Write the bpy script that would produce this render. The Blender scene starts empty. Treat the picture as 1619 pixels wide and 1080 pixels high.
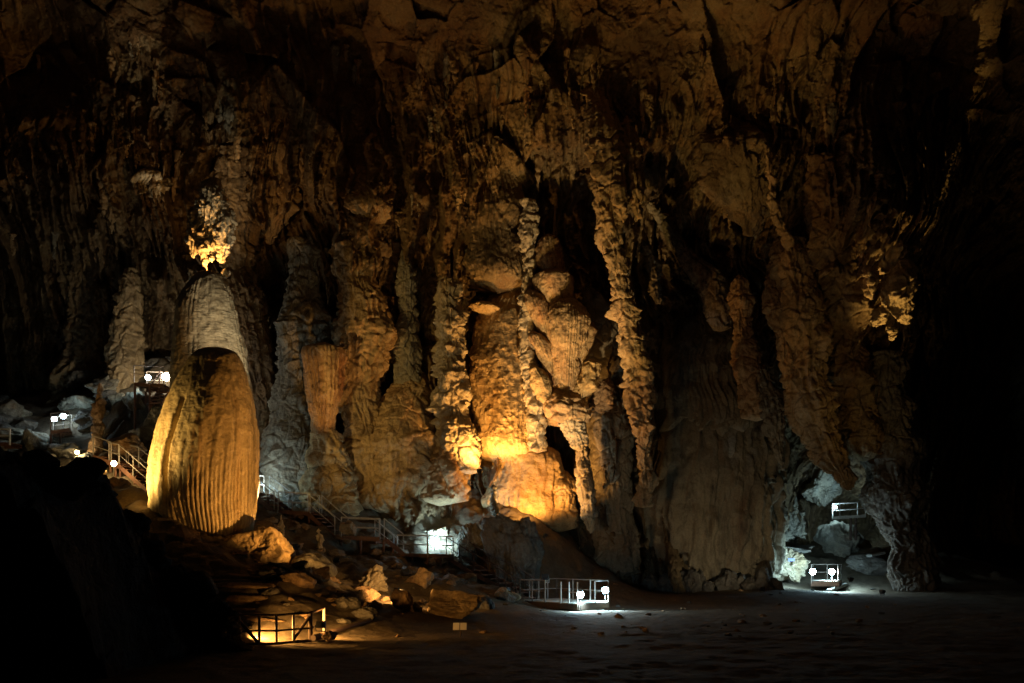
import bpy, math, random
import numpy as np
from mathutils import Vector

# ------------------------------------------------------------------ camera, world, exposure
SC = bpy.context.scene
COL = SC.collection
F, CX, HY, EYE = 1259.0, 809.5, 878.0, 2.5          # focal length in photo pixels, optical axis, eye height


def P(px, py, Y):
    """point on the sight line of photo pixel (px, py) at distance Y from the camera plane"""
    return np.array([(px - CX) / F * Y, Y, EYE + (HY - py) / F * Y])


cam = bpy.data.cameras.new("camera")
cam.sensor_width = 36.0
cam.lens = 36.0 * F / 1619.0
cam.shift_y = (HY - 540.0) / 1619.0
cam.clip_end = 500
cam_o = bpy.data.objects.new("camera", cam)
COL.objects.link(cam_o)
cam_o.location = (0, 0, EYE)
cam_o.rotation_euler = (math.radians(90), 0, 0)
SC.camera = cam_o

W = bpy.data.worlds.new("World")
SC.world = W
W.use_nodes = True
bg = W.node_tree.nodes["Background"]
bg.inputs[0].default_value = (0.80, 0.92, 1.0, 1)
bg.inputs[1].default_value = 0.0034                  # faint ambient fill added to lift the dark recesses; lamps do the rest
SC.view_settings.view_transform = 'Standard'
SC.view_settings.look = 'None'
SC.view_settings.exposure = 0
SC.view_settings.gamma = 1
SC.cycles.use_denoising = True
SC.cycles.max_bounces = 5
SC.cycles.diffuse_bounces = 4
SC.cycles.sample_clamp_indirect = 4
SC.cycles.caustics_reflective = False
SC.cycles.caustics_refractive = False

# ------------------------------------------------------------------ noise
RNG = np.random.RandomState(11)
random.seed(5)
PERM = RNG.permutation(256).astype(np.int32)
GR = RNG.normal(size=(256, 3)).astype(np.float32)
GR /= np.linalg.norm(GR, axis=1)[:, None]
CELL = RNG.rand(256, 3).astype(np.float32)


def pn(x, y, z):
    x, y, z = np.broadcast_arrays(np.asarray(x, np.float32), np.asarray(y, np.float32), np.asarray(z, np.float32))
    xi = np.floor(x).astype(np.int32); yi = np.floor(y).astype(np.int32); zi = np.floor(z).astype(np.int32)
    xf = x - xi; yf = y - yi; zf = z - zi
    u = xf * xf * xf * (xf * (xf * 6 - 15) + 10)
    v = yf * yf * yf * (yf * (yf * 6 - 15) + 10)
    w = zf * zf * zf * (zf * (zf * 6 - 15) + 10)

    def g(a, b, c):
        h = PERM[(PERM[(PERM[(xi + a) & 255] + yi + b) & 255] + zi + c) & 255]
        gv = GR[h]
        return gv[..., 0] * (xf - a) + gv[..., 1] * (yf - b) + gv[..., 2] * (zf - c)
    x00 = g(0, 0, 0) * (1 - u) + g(1, 0, 0) * u
    x10 = g(0, 1, 0) * (1 - u) + g(1, 1, 0) * u
    x01 = g(0, 0, 1) * (1 - u) + g(1, 0, 1) * u
    x11 = g(0, 1, 1) * (1 - u) + g(1, 1, 1) * u
    return ((x00 * (1 - v) + x10 * v) * (1 - w) + (x01 * (1 - v) + x11 * v) * w) * 1.5


def fbm(x, y, z, o=4, gain=.5):
    s = 0; a = 1.0; f = 1.0
    for i in range(o):
        s = s + a * pn(x * f + 17.3 * i, y * f - 9.1 * i, z * f + 5.7 * i)
        a *= gain; f *= 2.03
    return s


def billow(x, y, z, o=4, gain=.5):
    s = 0; a = 1.0; f = 1.0
    for i in range(o):
        s = s + a * np.abs(pn(x * f + 17.3 * i, y * f - 9.1 * i, z * f + 5.7 * i))
        a *= gain; f *= 2.07
    return s


def worley(x, y, z):
    x, y, z = np.broadcast_arrays(np.asarray(x, np.float32), np.asarray(y, np.float32), np.asarray(z, np.float32))
    xi = np.floor(x).astype(np.int32); yi = np.floor(y).astype(np.int32); zi = np.floor(z).astype(np.int32)
    f1 = np.full(x.shape, 9.0, np.float32); f2 = f1.copy()
    for a in (-1, 0, 1):
        for b in (-1, 0, 1):
            for c in (-1, 0, 1):
                h = PERM[(PERM[(PERM[(xi + a) & 255] + yi + b) & 255] + zi + c) & 255]
                q = CELL[h]
                d = (xi + a + q[..., 0] - x) ** 2 + (yi + b + q[..., 1] - y) ** 2 + (zi + c + q[..., 2] - z) ** 2
                f2 = np.where(d < f1, f1, np.minimum(f2, d)); f1 = np.minimum(f1, d)
    return np.sqrt(f1), np.sqrt(f2)


def plates(x, y, z, tilt=.5, seed=0):
    """broken planes: every Worley cell is a flat facet with its own height and tilt"""
    x, y, z = np.broadcast_arrays(np.asarray(x, np.float32), np.asarray(y, np.float32), np.asarray(z, np.float32))
    xi = np.floor(x).astype(np.int32); yi = np.floor(y).astype(np.int32); zi = np.floor(z).astype(np.int32)
    f1 = np.full(x.shape, 9.0, np.float32); val = np.zeros_like(f1)
    for a in (-1, 0, 1):
        for b in (-1, 0, 1):
            for c in (-1, 0, 1):
                h = PERM[(PERM[(PERM[(xi + a + seed) & 255] + yi + b) & 255] + zi + c) & 255]
                q = CELL[h]
                dx = x - (xi + a + q[..., 0]); dy = y - (yi + b + q[..., 1]); dz = z - (zi + c + q[..., 2])
                d = dx * dx + dy * dy + dz * dz
                gv = GR[(h + 77) & 255]
                v = (CELL[(h + 33) & 255][..., 0] - .5) + tilt * 2 * (gv[..., 0] * dx + gv[..., 1] * dy + gv[..., 2] * dz)
                val = np.where(d < f1, v, val); f1 = np.minimum(f1, d)
    return val


def rand1(i, seed=0):
    return PERM[(PERM[(np.asarray(i, np.int64) + seed) & 255] + seed * 7) & 255] / 255.0


def sstep(a, b, x):
    t = np.clip((x - a) / (b - a), 0, 1)
    return t * t * (3 - 2 * t)


def tps(ctrl):
    """thin plate spline through (u, v, value)"""
    c = np.array(ctrl, float)
    xy, val = c[:, :2], c[:, 2]
    n = len(c)

    def k(d2):
        return np.where(d2 > 0, 0.5 * d2 * np.log(np.maximum(d2, 1e-12)), 0)
    d2 = ((xy[:, None] - xy[None]) ** 2).sum(-1)
    A = np.zeros((n + 3, n + 3))
    A[:n, :n] = k(d2) + np.eye(n) * 1e-3
    A[:n, n] = 1; A[:n, n + 1:] = xy
    A[n, :n] = 1; A[n + 1:, :n] = xy.T
    s = np.linalg.solve(A, np.concatenate([val, np.zeros(3)]))

    def f(u, v):
        u = np.asarray(u, float); v = np.asarray(v, float)
        o = s[n] + s[n + 1] * u + s[n + 2] * v
        for i in range(n):
            o = o + s[i] * k((u - xy[i, 0]) ** 2 + (v - xy[i, 1]) ** 2)
        return o
    return f


# ------------------------------------------------------------------ materials
def mat(name, cols, streak=(1, 1, .3), scale=.35, stain=(.05, .04, .035), stain_amt=.5, bump=.25, bscale=2.2,
        rough=.8, ripple=0.0, spec=.25):
    m = bpy.data.materials.new(name)
    m.use_nodes = True
    nt = m.node_tree; N = nt.nodes; L = nt.links
    b = N["Principled BSDF"]
    b.inputs["Roughness"].default_value = rough
    b.inputs["Specular IOR Level"].default_value = spec
    geo = N.new("ShaderNodeNewGeometry")
    mp = N.new("ShaderNodeMapping"); mp.inputs["Scale"].default_value = streak
    L.new(geo.outputs["Position"], mp.inputs["Vector"])

    def noise(sc, det, src, dist=0.0, ro=.55):
        n = N.new("ShaderNodeTexNoise")
        n.inputs["Scale"].default_value = sc; n.inputs["Detail"].default_value = det
        n.inputs["Roughness"].default_value = ro; n.inputs["Distortion"].default_value = dist
        L.new(src, n.inputs["Vector"])
        return n
    n1 = noise(scale, 8, mp.outputs[0], .6, .65)
    r = N.new("ShaderNodeValToRGB")
    e = r.color_ramp.elements
    while len(e) < len(cols):
        e.new(.5)
    for i, c in enumerate(cols):
        e[i].position = .3 + .4 * i / max(1, len(cols) - 1)
        e[i].color = (*c, 1)
    L.new(n1.outputs["Fac"], r.inputs[0])
    n2 = noise(scale * 2.7, 9, mp.outputs[0], 1.2, .7)
    r2 = N.new("ShaderNodeValToRGB")
    r2.color_ramp.elements[0].position = .5; r2.color_ramp.elements[0].color = (0, 0, 0, 1)
    r2.color_ramp.elements[1].position = .66; r2.color_ramp.elements[1].color = (stain_amt,) * 3 + (1,)
    L.new(n2.outputs["Fac"], r2.inputs[0])
    mx = N.new("ShaderNodeMixRGB"); mx.inputs[2].default_value = (*stain, 1)
    L.new(r2.outputs[0], mx.inputs[0]); L.new(r.outputs[0], mx.inputs[1])
    n3 = noise(9, 6, geo.outputs["Position"], 0, .7)
    mr = N.new("ShaderNodeMapRange"); mr.inputs[1].default_value = .3; mr.inputs[2].default_value = .7
    mr.inputs[3].default_value = .7; mr.inputs[4].default_value = 1.15
    L.new(n3.outputs["Fac"], mr.inputs[0])
    mm = N.new("ShaderNodeMixRGB"); mm.blend_type = 'MULTIPLY'; mm.inputs[0].default_value = 1
    L.new(mx.outputs[0], mm.inputs[1]); L.new(mr.outputs[0], mm.inputs[2])
    L.new(mm.outputs[0], b.inputs["Base Color"])
    n4 = noise(bscale, 10, geo.outputs["Position"], .3, .62)
    h = n4.outputs["Fac"]
    if ripple:
        mp2 = N.new("ShaderNodeMapping"); mp2.inputs["Scale"].default_value = (1.2, 1.2, 6.5)
        L.new(geo.outputs["Position"], mp2.inputs["Vector"])
        n5 = noise(1.6, 4, mp2.outputs[0], .8, .5)
        ad = N.new("ShaderNodeMath"); ad.operation = 'MULTIPLY_ADD'; ad.inputs[1].default_value = ripple
        L.new(n5.outputs["Fac"], ad.inputs[0]); L.new(h, ad.inputs[2])
        h = ad.outputs[0]
    bp = N.new("ShaderNodeBump"); bp.inputs["Strength"].default_value = .9
    bp.inputs["Distance"].default_value = bump
    L.new(h, bp.inputs["Height"]); L.new(bp.outputs[0], b.inputs["Normal"])
    return m


def plain(name, col, rough=.6, metal=0.0, emit=None, es=0.0, grain=.35, gscale=6):
    m = bpy.data.materials.new(name)
    m.use_nodes = True
    nt = m.node_tree; N = nt.nodes; L = nt.links
    b = N["Principled BSDF"]
    b.inputs["Roughness"].default_value = rough
    b.inputs["Metallic"].default_value = metal
    geo = N.new("ShaderNodeNewGeometry")
    n = N.new("ShaderNodeTexNoise"); n.inputs["Scale"].default_value = gscale; n.inputs["Detail"].default_value = 6
    L.new(geo.outputs["Position"], n.inputs["Vector"])
    r = N.new("ShaderNodeValToRGB")
    r.color_ramp.elements[0].position = .3; r.color_ramp.elements[0].color = tuple(c * (1 - grain) for c in col) + (1,)
    r.color_ramp.elements[1].position = .7; r.color_ramp.elements[1].color = (*col, 1)
    L.new(n.outputs["Fac"], r.inputs[0]); L.new(r.outputs[0], b.inputs["Base Color"])
    if emit:
        b.inputs["Emission Color"].default_value = (*emit, 1)
        b.inputs["Emission Strength"].default_value = es
    return m


BUFF = (.43, .32, .18); TAN = (.34, .235, .12); RUST = (.30, .15, .07); GREY = (.29, .27, .21); PALE = (.50, .43, .30)
M_WALL = mat("cave_rock", [(.11, .088, .05), (.27, .20, .11), (.19, .12, .06), (.33, .26, .15)], (1, 1, .3), .22, stain_amt=.75, bump=.5, bscale=1.3)
M_VAULT = mat("vault_rock", [(.12, .09, .05), (.25, .185, .10), (.18, .105, .05), (.28, .215, .12)], (1, 1, 1), .16, stain_amt=.35, bump=.4, bscale=1.6)
M_BUFF = mat("buff_calcite", [TAN, BUFF, (.45, .30, .17)], (1, 1, .22), .5, stain_amt=.5, bump=.22, bscale=2.4)
M_PINK = mat("pinkish_calcite", [(.42, .25, .13), (.47, .34, .19), (.32, .15, .065)], (1, 1, .3), .55, stain_amt=.55, bump=.2, bscale=2.6)
M_GREY = mat("grey_calcite", [(.22, .22, .19), GREY, (.36, .32, .24)], (1, 1, .25), .5, stain_amt=.65, bump=.3, bscale=2.)
M_PALE = mat("pale_calcite", [BUFF, PALE, (.44, .37, .27)], (1, 1, .25), .6, stain_amt=.35, bump=.22, bscale=2.6)
M_GIANT = mat("golden_flowstone", [(.40, .30, .16), (.46, .36, .20), (.38, .26, .12)], (1.6, 1.6, .07), .5, stain=(.07, .055, .035), stain_amt=.75, bump=.08, bscale=3.2, rough=.6, ripple=.3)
M_GIANT2 = mat("greyish_flowstone", [(.38, .33, .23), (.46, .40, .28), (.40, .32, .19)], (1.5, 1.5, .12), .5, stain_amt=.4, bump=.09, bscale=3., rough=.7, ripple=.7)
M_FLOW = mat("rippled_flowstone", [(.44, .31, .15), (.48, .35, .18), (.34, .21, .09)], (1, 1, .3), .6, stain_amt=.35, bump=.16, bscale=2.6, ripple=.25)
M_CURT = mat("stained_curtain_rock", [(.17, .145, .10), (.33, .28, .19), (.25, .22, .16), (.22, .12, .06)], (1, 1, .2), .33, stain_amt=.85, bump=.12, bscale=2.)
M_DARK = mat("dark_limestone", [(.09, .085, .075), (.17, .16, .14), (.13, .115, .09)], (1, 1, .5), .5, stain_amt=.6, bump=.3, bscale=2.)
M_BOUL = mat("brown_boulder", [(.20, .13, .08), (.34, .23, .13), (.28, .18, .10)], (1, 1, .8), .7, stain_amt=.6, bump=.18, bscale=3.)
M_MOUND = mat("shade_darkened_limestone", [(.018, .017, .015), (.045, .04, .033)], (1, 1, .6), .5, stain_amt=.6, bump=.3, bscale=1.5)  # the slope's unlit look is put into this near-black colour
M_EARTH = mat("cave_earth", [(.10, .08, .055), (.155, .125, .085), (.12, .09, .06)], (1, 1, 1), .4, stain_amt=.4, bump=.12, bscale=2.4, rough=.9)
M_WOOD = plain("red_brown_timber", (.20, .095, .055), .7)
M_WOODD = plain("dark_timber", (.075, .045, .03), .75)
M_RAIL = plain("grey_painted_rail", (.42, .38, .33), .5)
M_RAILD = plain("darker_rail", (.26, .21, .17), .6)  # darker tone, chosen to calm back rails the lamps overlit
M_DECK = plain("pale_deck_boards", (.40, .37, .31), .7)
M_BLACK = plain("black_housing", (.03, .03, .03), .5)
M_WHITE = plain("white_board", (.75, .73, .68), .6, grain=.1)
M_BLUE = plain("blue_plate", (.10, .13, .42), .5, grain=.1)
M_INK = plain("dark_ink", (.04, .04, .05), .6)
M_CONC = plain("grey_concrete", (.36, .35, .32), .85)


def glow(name, col, s):
    return plain(name, (.8, .8, .8), .4, emit=col, es=s, grain=0)


COOL = (.52, .84, 1.0); WARM = (1.0, .46, .10); GOLD = (1.0, .62, .18); WHITE = (1, .80, .50)
E_DIMCOOL = glow("dim_cool_lamp_face", (.66, .88, 1.0), 50); E_COOL = glow("cool_lamp_face", (.50, .82, 1.0), 130); E_WARM = glow("warm_lamp_face", (1, .72, .32), 30)
E_WHITE = glow("white_lamp_face", (1, .93, .78), 160); E_BULB = glow("warm_bulb_glass", (1, .70, .32), 120); E_SMALL = glow("small_lamp_face", (.9, .97, 1), 6)

# ------------------------------------------------------------------ mesh helpers


def grid_faces(nr, nc, wrap=False):
    i = np.arange(nr - 1)[:, None]
    j = np.arange(nc if wrap else nc - 1)[None, :]
    j2 = (j + 1) % nc
    a = i * nc + j; b = i * nc + j2; c = (i + 1) * nc + j2; d = (i + 1) * nc + j
    return np.stack([a, b, c, d], -1).reshape(-1, 4)


def mesh_np(name, V, Q, material, smooth=True):
    me = bpy.data.meshes.new(name)
    V = np.ascontiguousarray(V, np.float32); Q = np.ascontiguousarray(Q, np.int32)
    me.vertices.add(len(V)); me.vertices.foreach_set("co", V.ravel())
    k = Q.shape[1]
    me.loops.add(Q.size); me.loops.foreach_set("vertex_index", Q.ravel())
    me.polygons.add(len(Q))
    me.polygons.foreach_set("loop_start", np.arange(0, Q.size, k, dtype=np.int32))
    me.polygons.foreach_set("use_smooth", np.full(len(Q), smooth))
    me.update(calc_edges=True)
    me.validate()
    me.materials.append(material)
    return me


def link(name, me, parent=None):
    o = bpy.data.objects.new(name, me)
    COL.objects.link(o)
    if parent is not None:
        o.parent = parent
    return o


def tag(o, label, cat, group=None):
    o["label"] = label; o["category"] = cat
    if group:
        o["group"] = group
    return o


def struct(o):
    o["kind"] = "structure"
    return o


def thing(name, label, cat, loc=(0, 0, 0), group=None):
    o = bpy.data.objects.new(name, None)
    o.empty_display_size = .2
    COL.objects.link(o)
    o.location = Vector(loc)
    return tag(o, label, cat, group)


class MB:
    """collects boxes, bars and discs; build() links them as one mesh"""
    def __init__(s):
        s.v = []; s.f = []

    def quadbox(s, c):
        n = len(s.v); s.v += [tuple(map(float, p)) for p in c]
        for q in ((0, 3, 2, 1), (4, 5, 6, 7), (0, 1, 5, 4), (1, 2, 6, 5), (2, 3, 7, 6), (3, 0, 4, 7)):
            s.f.append([n + k for k in q])
        return s

    def box(s, c, d):
        x, y, z = c; a, b, e = d[0] / 2, d[1] / 2, d[2] / 2
        return s.quadbox([(x - a, y - b, z - e), (x + a, y - b, z - e), (x + a, y + b, z - e), (x - a, y + b, z - e),
                          (x - a, y - b, z + e), (x + a, y - b, z + e), (x + a, y + b, z + e), (x - a, y + b, z + e)])

    def bar(s, p, q, r=.03, n=8, r2=None):
        p = Vector(p); q = Vector(q); d = (q - p).normalized()
        u = d.cross(Vector((0, 0, 1)))
        if u.length < 1e-3:
            u = Vector((1, 0, 0))
        u.normalize(); w = d.cross(u)
        k = len(s.v); r2 = r if r2 is None else r2
        for c, rr in ((p, r), (q, r2)):
            for i in range(n):
                a = 2 * math.pi * (i + .5) / n
                s.v.append(tuple(c + u * rr * math.cos(a) + w * rr * math.sin(a)))
        for i in range(n):
            j = (i + 1) % n
            s.f.append([k + i, k + n + i, k + n + j, k + j])
        s.f.append([k + i for i in range(n)]); s.f.append([k + n + i for i in reversed(range(n))])
        return s

    def beam(s, p, q, w, h):
        """rectangular section, h measured vertically"""
        p = Vector(p); q = Vector(q); d = (q - p).normalized()
        u = d.cross(Vector((0, 0, 1)))
        if u.length < 1e-3:
            u = Vector((1, 0, 0))
        u.normalize(); v = u.cross(d)
        a = u * w / 2; b = v * h / 2
        return s.quadbox([p - a - b, p + a - b, q + a - b, q - a - b, p - a + b, p + a + b, q + a + b, q - a + b])

    def build(s, name, m, parent=None, origin=None, bevel=0.0):
        me = bpy.data.meshes.new(name)
        o0 = Vector(origin) if origin is not None else (Vector(parent.location) if parent is not None else Vector((0, 0, 0)))
        me.from_pydata([tuple(Vector(v) - o0) for v in s.v], [], s.f)
        me.materials.append(m)
        o = link(name, me, parent)
        if parent is None:
            o.location = o0
        if bevel:
            bv = o.modifiers.new("bevel", 'BEVEL'); bv.width = bevel; bv.segments = 2
        return o


# ------------------------------------------------------------------ ground and talus
GC = [  # (px, py, distance) of points on the ground
    (960, 965, 36), (1100, 940, 46), (1290, 925, 58), (1440, 915, 56), (1040, 925, 52), (1000, 930, 50), (860, 930, 44),
    (880, 967, 36), (830, 957, 37), (640, 985, 27), (720, 985, 29), (560, 935, 32), (620, 925, 35), (700, 915, 37),
    (800, 935, 40), (640, 885, 43), (720, 892, 44), (560, 868, 42), (470, 868, 38), (420, 870, 34), (440, 836, 38),
    (480, 812, 44), (420, 790, 46), (330, 846, 33), (285, 826, 33), (245, 798, 34.5), (395, 850, 33.5), (330, 790, 40), (350, 900, 28),
    (350, 940, 25), (400, 975, 24), (400, 1015, 22), (500, 996, 24), (520, 962, 26), (480, 930, 28),
    (180, 768, 38), (120, 745, 42), (90, 725, 46), (200, 700, 44), (250, 650, 46), (150, 650, 48), (10, 706, 46),
    (330, 600, 50), (830, 815, 47), (700, 835, 47), (600, 805, 47), (900, 860, 48), (950, 895, 49),
    (1290, 880, 62), (1340, 850, 66), (1390, 885, 60), (1230, 926, 55), (1560, 905, 75), (1619, 905, 60), (1200, 932, 50)]
gpts = [(P(*c)[0], P(*c)[1], P(*c)[2]) for c in GC]
for x in (-40, -25, -12, 0, 12, 30, 50, 70):
    gpts.append((x, -8, 0.0)); gpts.append((x, 8, 0.0))
for x, y in ((0, 20), (8, 22), (20, 22), (40, 25), (60, 30), (0, 28), (12, 32), (25, 40), (45, 50), (-8, 17), (-5, 21), (3, 31)):
    gpts.append((x, y, 0.0))
gpts += [(-25, 22, 2.5), (-18, 26, 2.6), (-40, 20, 3.5), (-45, 40, 9), (-45, 60, 12), (0, 65, 9), (60, 80, 2), (-15, 22, 1.2)]
GTPS = tps([(a / 40, b / 40, c) for a, b, c in gpts])


def ground_z(x, y):
    x = np.asarray(x, float); y = np.asarray(y, float)
    z = GTPS(x / 40, y / 40)
    rough = np.clip(z / 1.6, 0, 1)
    z = z + .035 * fbm(x * .6, y * .6, 3.0, 5, .62) + .025 * billow(x * 1.6, y * 1.6, 7.0, 3)
    f1, f2 = worley(x * .55 + .3 * pn(x * .6, y * .6, 1.), y * .55, 4.0)
    rough = rough * (1 + .8 * np.clip((z - 5) / 3, 0, 1))
    z = z + rough * (.42 * fbm(x * .35, y * .35, 9.0, 4) + .5 * (np.clip(f2 - f1, 0, .4) - .2) + .16 * fbm(x * 1.5, y * 1.5, 2.0, 4))
    return z


def gz(x, y):
    return float(ground_z(np.array([x]), np.array([y]))[0])


xs = np.concatenate([np.linspace(-75, -24, 60, endpoint=False), np.linspace(-24, 14, 330, endpoint=False),
                     np.linspace(14, 36, 110, endpoint=False), np.linspace(36, 95, 50)])
ys = np.concatenate([np.linspace(-10, 10, 25, endpoint=False), np.linspace(10, 52, 330, endpoint=False), np.linspace(52, 96, 110)])
X, Y_ = np.meshgrid(xs, ys)
Z = ground_z(X, Y_)
g = struct(link("ground", mesh_np("ground", np.stack([X, Y_, Z], -1).reshape(-1, 3), grid_faces(len(ys), len(xs)), M_EARTH)))

# dark rock slope rising on the left, in front of everything
us = np.linspace(-15.5, 0, 260); vs = np.linspace(0, 1, 120)
crest = [(-60, 700, 13), (0, 703, 14), (60, 712, 15), (130, 738, 16), (165, 775, 17), (205, 815, 18), (250, 862, 18.6), (285, 900, 19.1),
         (320, 925, 19.6), (345, 955, 20.2), (354, 985, 20.6), (357, 1015, 20.8), (360, 1035, 21)]
cp = np.array([P(*c) for c in crest])
cp = np.concatenate([[cp[0] + [-14, -4, 3]], cp])
sarc = np.linspace(0, 1, len(cp)); ss = np.linspace(0, 1, 420)
line = np.stack([np.interp(ss, sarc, cp[:, k]) for k in range(3)], -1)
tt = np.linspace(-1, 1, 200)
S, T = np.meshgrid(ss, tt, indexing='ij')
base = line[:, None, :] * np.ones((1, 200, 1))
h = base[..., 2]
out = np.empty_like(base)
prof = 1 - np.abs(T) ** 1.5
out[..., 0] = base[..., 0] + np.where(T < 0, T * 3.5, T * .6) * (0.3 + .25 * h)
out[..., 1] = base[..., 1] + np.where(T < 0, T * 5.0, T * 2.5) * (0.3 + .25 * h)
gb = ground_z(out[..., 0], out[..., 1])
out[..., 2] = np.where(T < 0, gb * 0, gb) * (1 - prof) + h * prof - .45 * (1 - prof)
r1 = billow(out[..., 0] * .5, out[..., 1] * .5, out[..., 2] * .5, 5, .55)
f1, f2 = worley(out[..., 0] * .8, out[..., 1] * .8, out[..., 2] * .8)
amp = np.clip(h / 2, .25, 1)
out[..., 2] += amp * (.55 * (r1 - .55) + .22 * fbm(out[..., 0] * 1.7, out[..., 1] * 1.7, 3., 4, .6) + .3 * (np.clip(f2 - f1, 0, .5) - .25)) - .08
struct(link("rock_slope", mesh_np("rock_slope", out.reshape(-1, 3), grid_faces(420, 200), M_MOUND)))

# ------------------------------------------------------------------ cave wall and vault: one shell on camera rays, depths set at image pixels
WC = [(-250, 650, 62), (-250, 300, 50), (-250, 0, 38), (-250, -400, 20), (-250, 1000, 62),
      (0, 900, 60), (0, 650, 60), (0, 450, 57), (0, 200, 52), (0, 0, 42), (0, -400, 20),
      (100, 700, 56), (100, 500, 56), (100, 250, 51), (220, 640, 53), (220, 420, 53), (220, 200, 49), (220, 0, 40), (240, -400, 20),
      (420, 800, 50), (420, 620, 51), (420, 400, 51), (420, 200, 48), (420, 0, 39),
      (520, 480, 53), (600, 790, 48.5), (610, 590, 51.5), (600, 420, 50), (600, 250, 48), (600, 120, 44), (600, 0, 37), (600, -400, 18),
      (700, 800, 49), (700, 640, 50), (680, 420, 53), (700, 250, 49), (700, 120, 44), (760, 0, 35),
      (780, 820, 50), (790, 640, 51), (790, 480, 52), (780, 300, 50), (830, 760, 51), (880, 700, 51), (880, 820, 51), (900, 880, 51),
      (900, 520, 53), (880, 320, 54), (880, 240, 47), (880, 120, 41), (900, 0, 33), (900, -400, 16),
      (1000, 880, 52.5), (1000, 700, 53), (960, 560, 53), (1060, 480, 54), (1060, 300, 54), (1050, 215, 45), (1050, 120, 40), (1060, 0, 31),
      (1120, 900, 54), (1120, 700, 54), (1120, 560, 55), (1140, 420, 54), (1150, 300, 50), (1190, 380, 53), (1200, 220, 43), (1200, 100, 37),
      (1200, 0, 29), (1250, 920, 60), (1260, 700, 60), (1250, 560, 54), (1260, 400, 50), (1280, 250, 43), (1300, 860, 68), (1340, 840, 69), (1330, 740, 64),
      (1340, 600, 54), (1350, 450, 50), (1380, 300, 45), (1400, 150, 36), (1400, 0, 27), (1400, -400, 14), (1420, 900, 58), (1440, 700, 53), (1450, 500, 51),
      (1480, 350, 49), (1530, 900, 78), (1540, 700, 78), (1530, 450, 66), (1540, 250, 48), (1560, 150, 36), (1619, 0, 25),
      (1680, 900, 75), (1680, 600, 70), (1680, 350, 55), (1680, 200, 38), (1900, 900, 60), (1900, 500, 50), (1900, 200, 36), (1900, -300, 18)]
WC = [(a, b, c + (51 - c) * .62 if -100 < b <= 260 else c + 9 if b < 0 else c) for a, b, c in WC]
WT = tps([((c[0] - CX) / F, (HY - c[1]) / F, c[2]) for c in WC])
nu, nv = 1220, 880
uu = np.concatenate([np.linspace(-.95, -.68, 50, endpoint=False), np.linspace(-.68, .68, nu - 100, endpoint=False), np.linspace(.68, .95, 50)])
vv = np.concatenate([np.linspace(-.09, .73, nv - 60, endpoint=False), np.linspace(.73, 1.02, 60)])
V2, U2 = np.meshgrid(vv, uu, indexing='ij')
R = np.zeros_like(U2)
for k in range(0, nv, 40):
    R[k:k + 40] = WT(U2[k:k + 40], V2[k:k + 40])
R = np.maximum(R, 9)
ceil_w = sstep(.46, .66, V2 + .05 * pn(U2 * 8, V2 * 8, .5))          # 0 on the wall, 1 under the vault


def hang(x, z, w, hgt, seed):
    """rows of tapering stone drips: relief 0..1"""
    xc = x / w; c = np.floor(xc)
    r0 = rand1(c, seed); r1 = rand1(c, seed + 31)
    xx = (xc - c - .5) * 2
    zz = z / (hgt * (.6 + .8 * r1)) + r0 * 5
    k = np.floor(zz); s = zz - k
    wid = .35 + .65 * rand1(c * 13 + k, seed + 3)
    tap = np.clip(s, .02, 1) ** .55 * wid
    q = np.clip(1 - (xx / tap) ** 2, 0, 1) ** .5
    return q * (.35 + .65 * rand1(c * 7 + k * 3, seed + 9)) * np.clip((1 - s) / .12, 0, 1)


Xw = U2 * R; Zw = EYE + V2 * R; Yw = R
warp = 1.2 * fbm(Xw * .12, Yw * .12, Zw * .12, 3)
xw = Xw + warp + .35 * fbm(Xw * .7, Zw * .25, Yw * .3, 3)
zw = Zw + 1.4 * fbm(Xw * .35, Zw * .2, 3.3, 3)
big = 1 - np.abs(pn(xw * .17, Zw * .035, 4.1)) * 2.6
mid = 1 - np.abs(pn(xw * .46 + 9, Zw * .06, 8.2)) * 2.4
msk = sstep(-.15, .25, fbm(Xw * .09, Zw * .09, 1.7, 3))
msk2 = sstep(-.1, .3, fbm(Xw * .13 + 40, Zw * .11, 5.7, 3))
wall = 1.7 * big + .8 * mid
wall += 1.5 * hang(xw, zw, 1.9, 6.5, 3) * msk + .8 * hang(xw + 1.3, zw, .8, 2.6, 5) * (.3 + .7 * msk2) + .45 * hang(xw + .4, zw, .36, 1.3, 8) * (1 - msk * .5)
f1, f2 = worley(xw * .7, zw * .38, Yw * .2)
wall += 1.0 * (1 - msk2) * (.6 - f1) + .8 * billow(Xw * .5, Zw * .4, Yw * .3, 5, .6)
wall += 1.1 * plates(Xw * .4 + .4 * warp, Zw * .3, Yw * .2, .6) * (1 - msk)
wall *= 1.1
wall += .16 * np.abs(pn(xw * 3.2, Zw * .3, 2.)) + .25 * billow(Xw * 1.7, Zw * 1.3, Yw, 3, .6)
wx = Xw + .9 * fbm(Xw * .2, Yw * .2, Zw * .2, 3); wz = Zw + .9 * fbm(Xw * .2 + 9, Yw * .2, Zw * .2, 3)
vault = 2.6 * plates(wx * .13 + .04 * Zw, Yw * .10, wz * .10, .5) + .8 * plates(wx * .36, Yw * .3, wz * .33, .55, 5) + .12 * plates(wx * 1.0, Yw * .9, wz * .9, .5, 9)
vault += 1.3 * fbm(Xw * .12, Yw * .12, Zw * .1, 4, .5) + .28 * billow(Xw * .6, Yw * .6, Zw * .6, 4, .6)
vault += .8 * hang(xw, zw, 1.1, 5, 14) * sstep(.05, .3, fbm(Xw * .12 + 3, Zw * .12, 2.2, 3))
disp = wall * (1 - ceil_w) + vault * ceil_w
far = np.clip((R - 60) / 12, 0, 1)
disp = disp * (1 - .35 * far) - 1.2
Rn = R - disp
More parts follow.
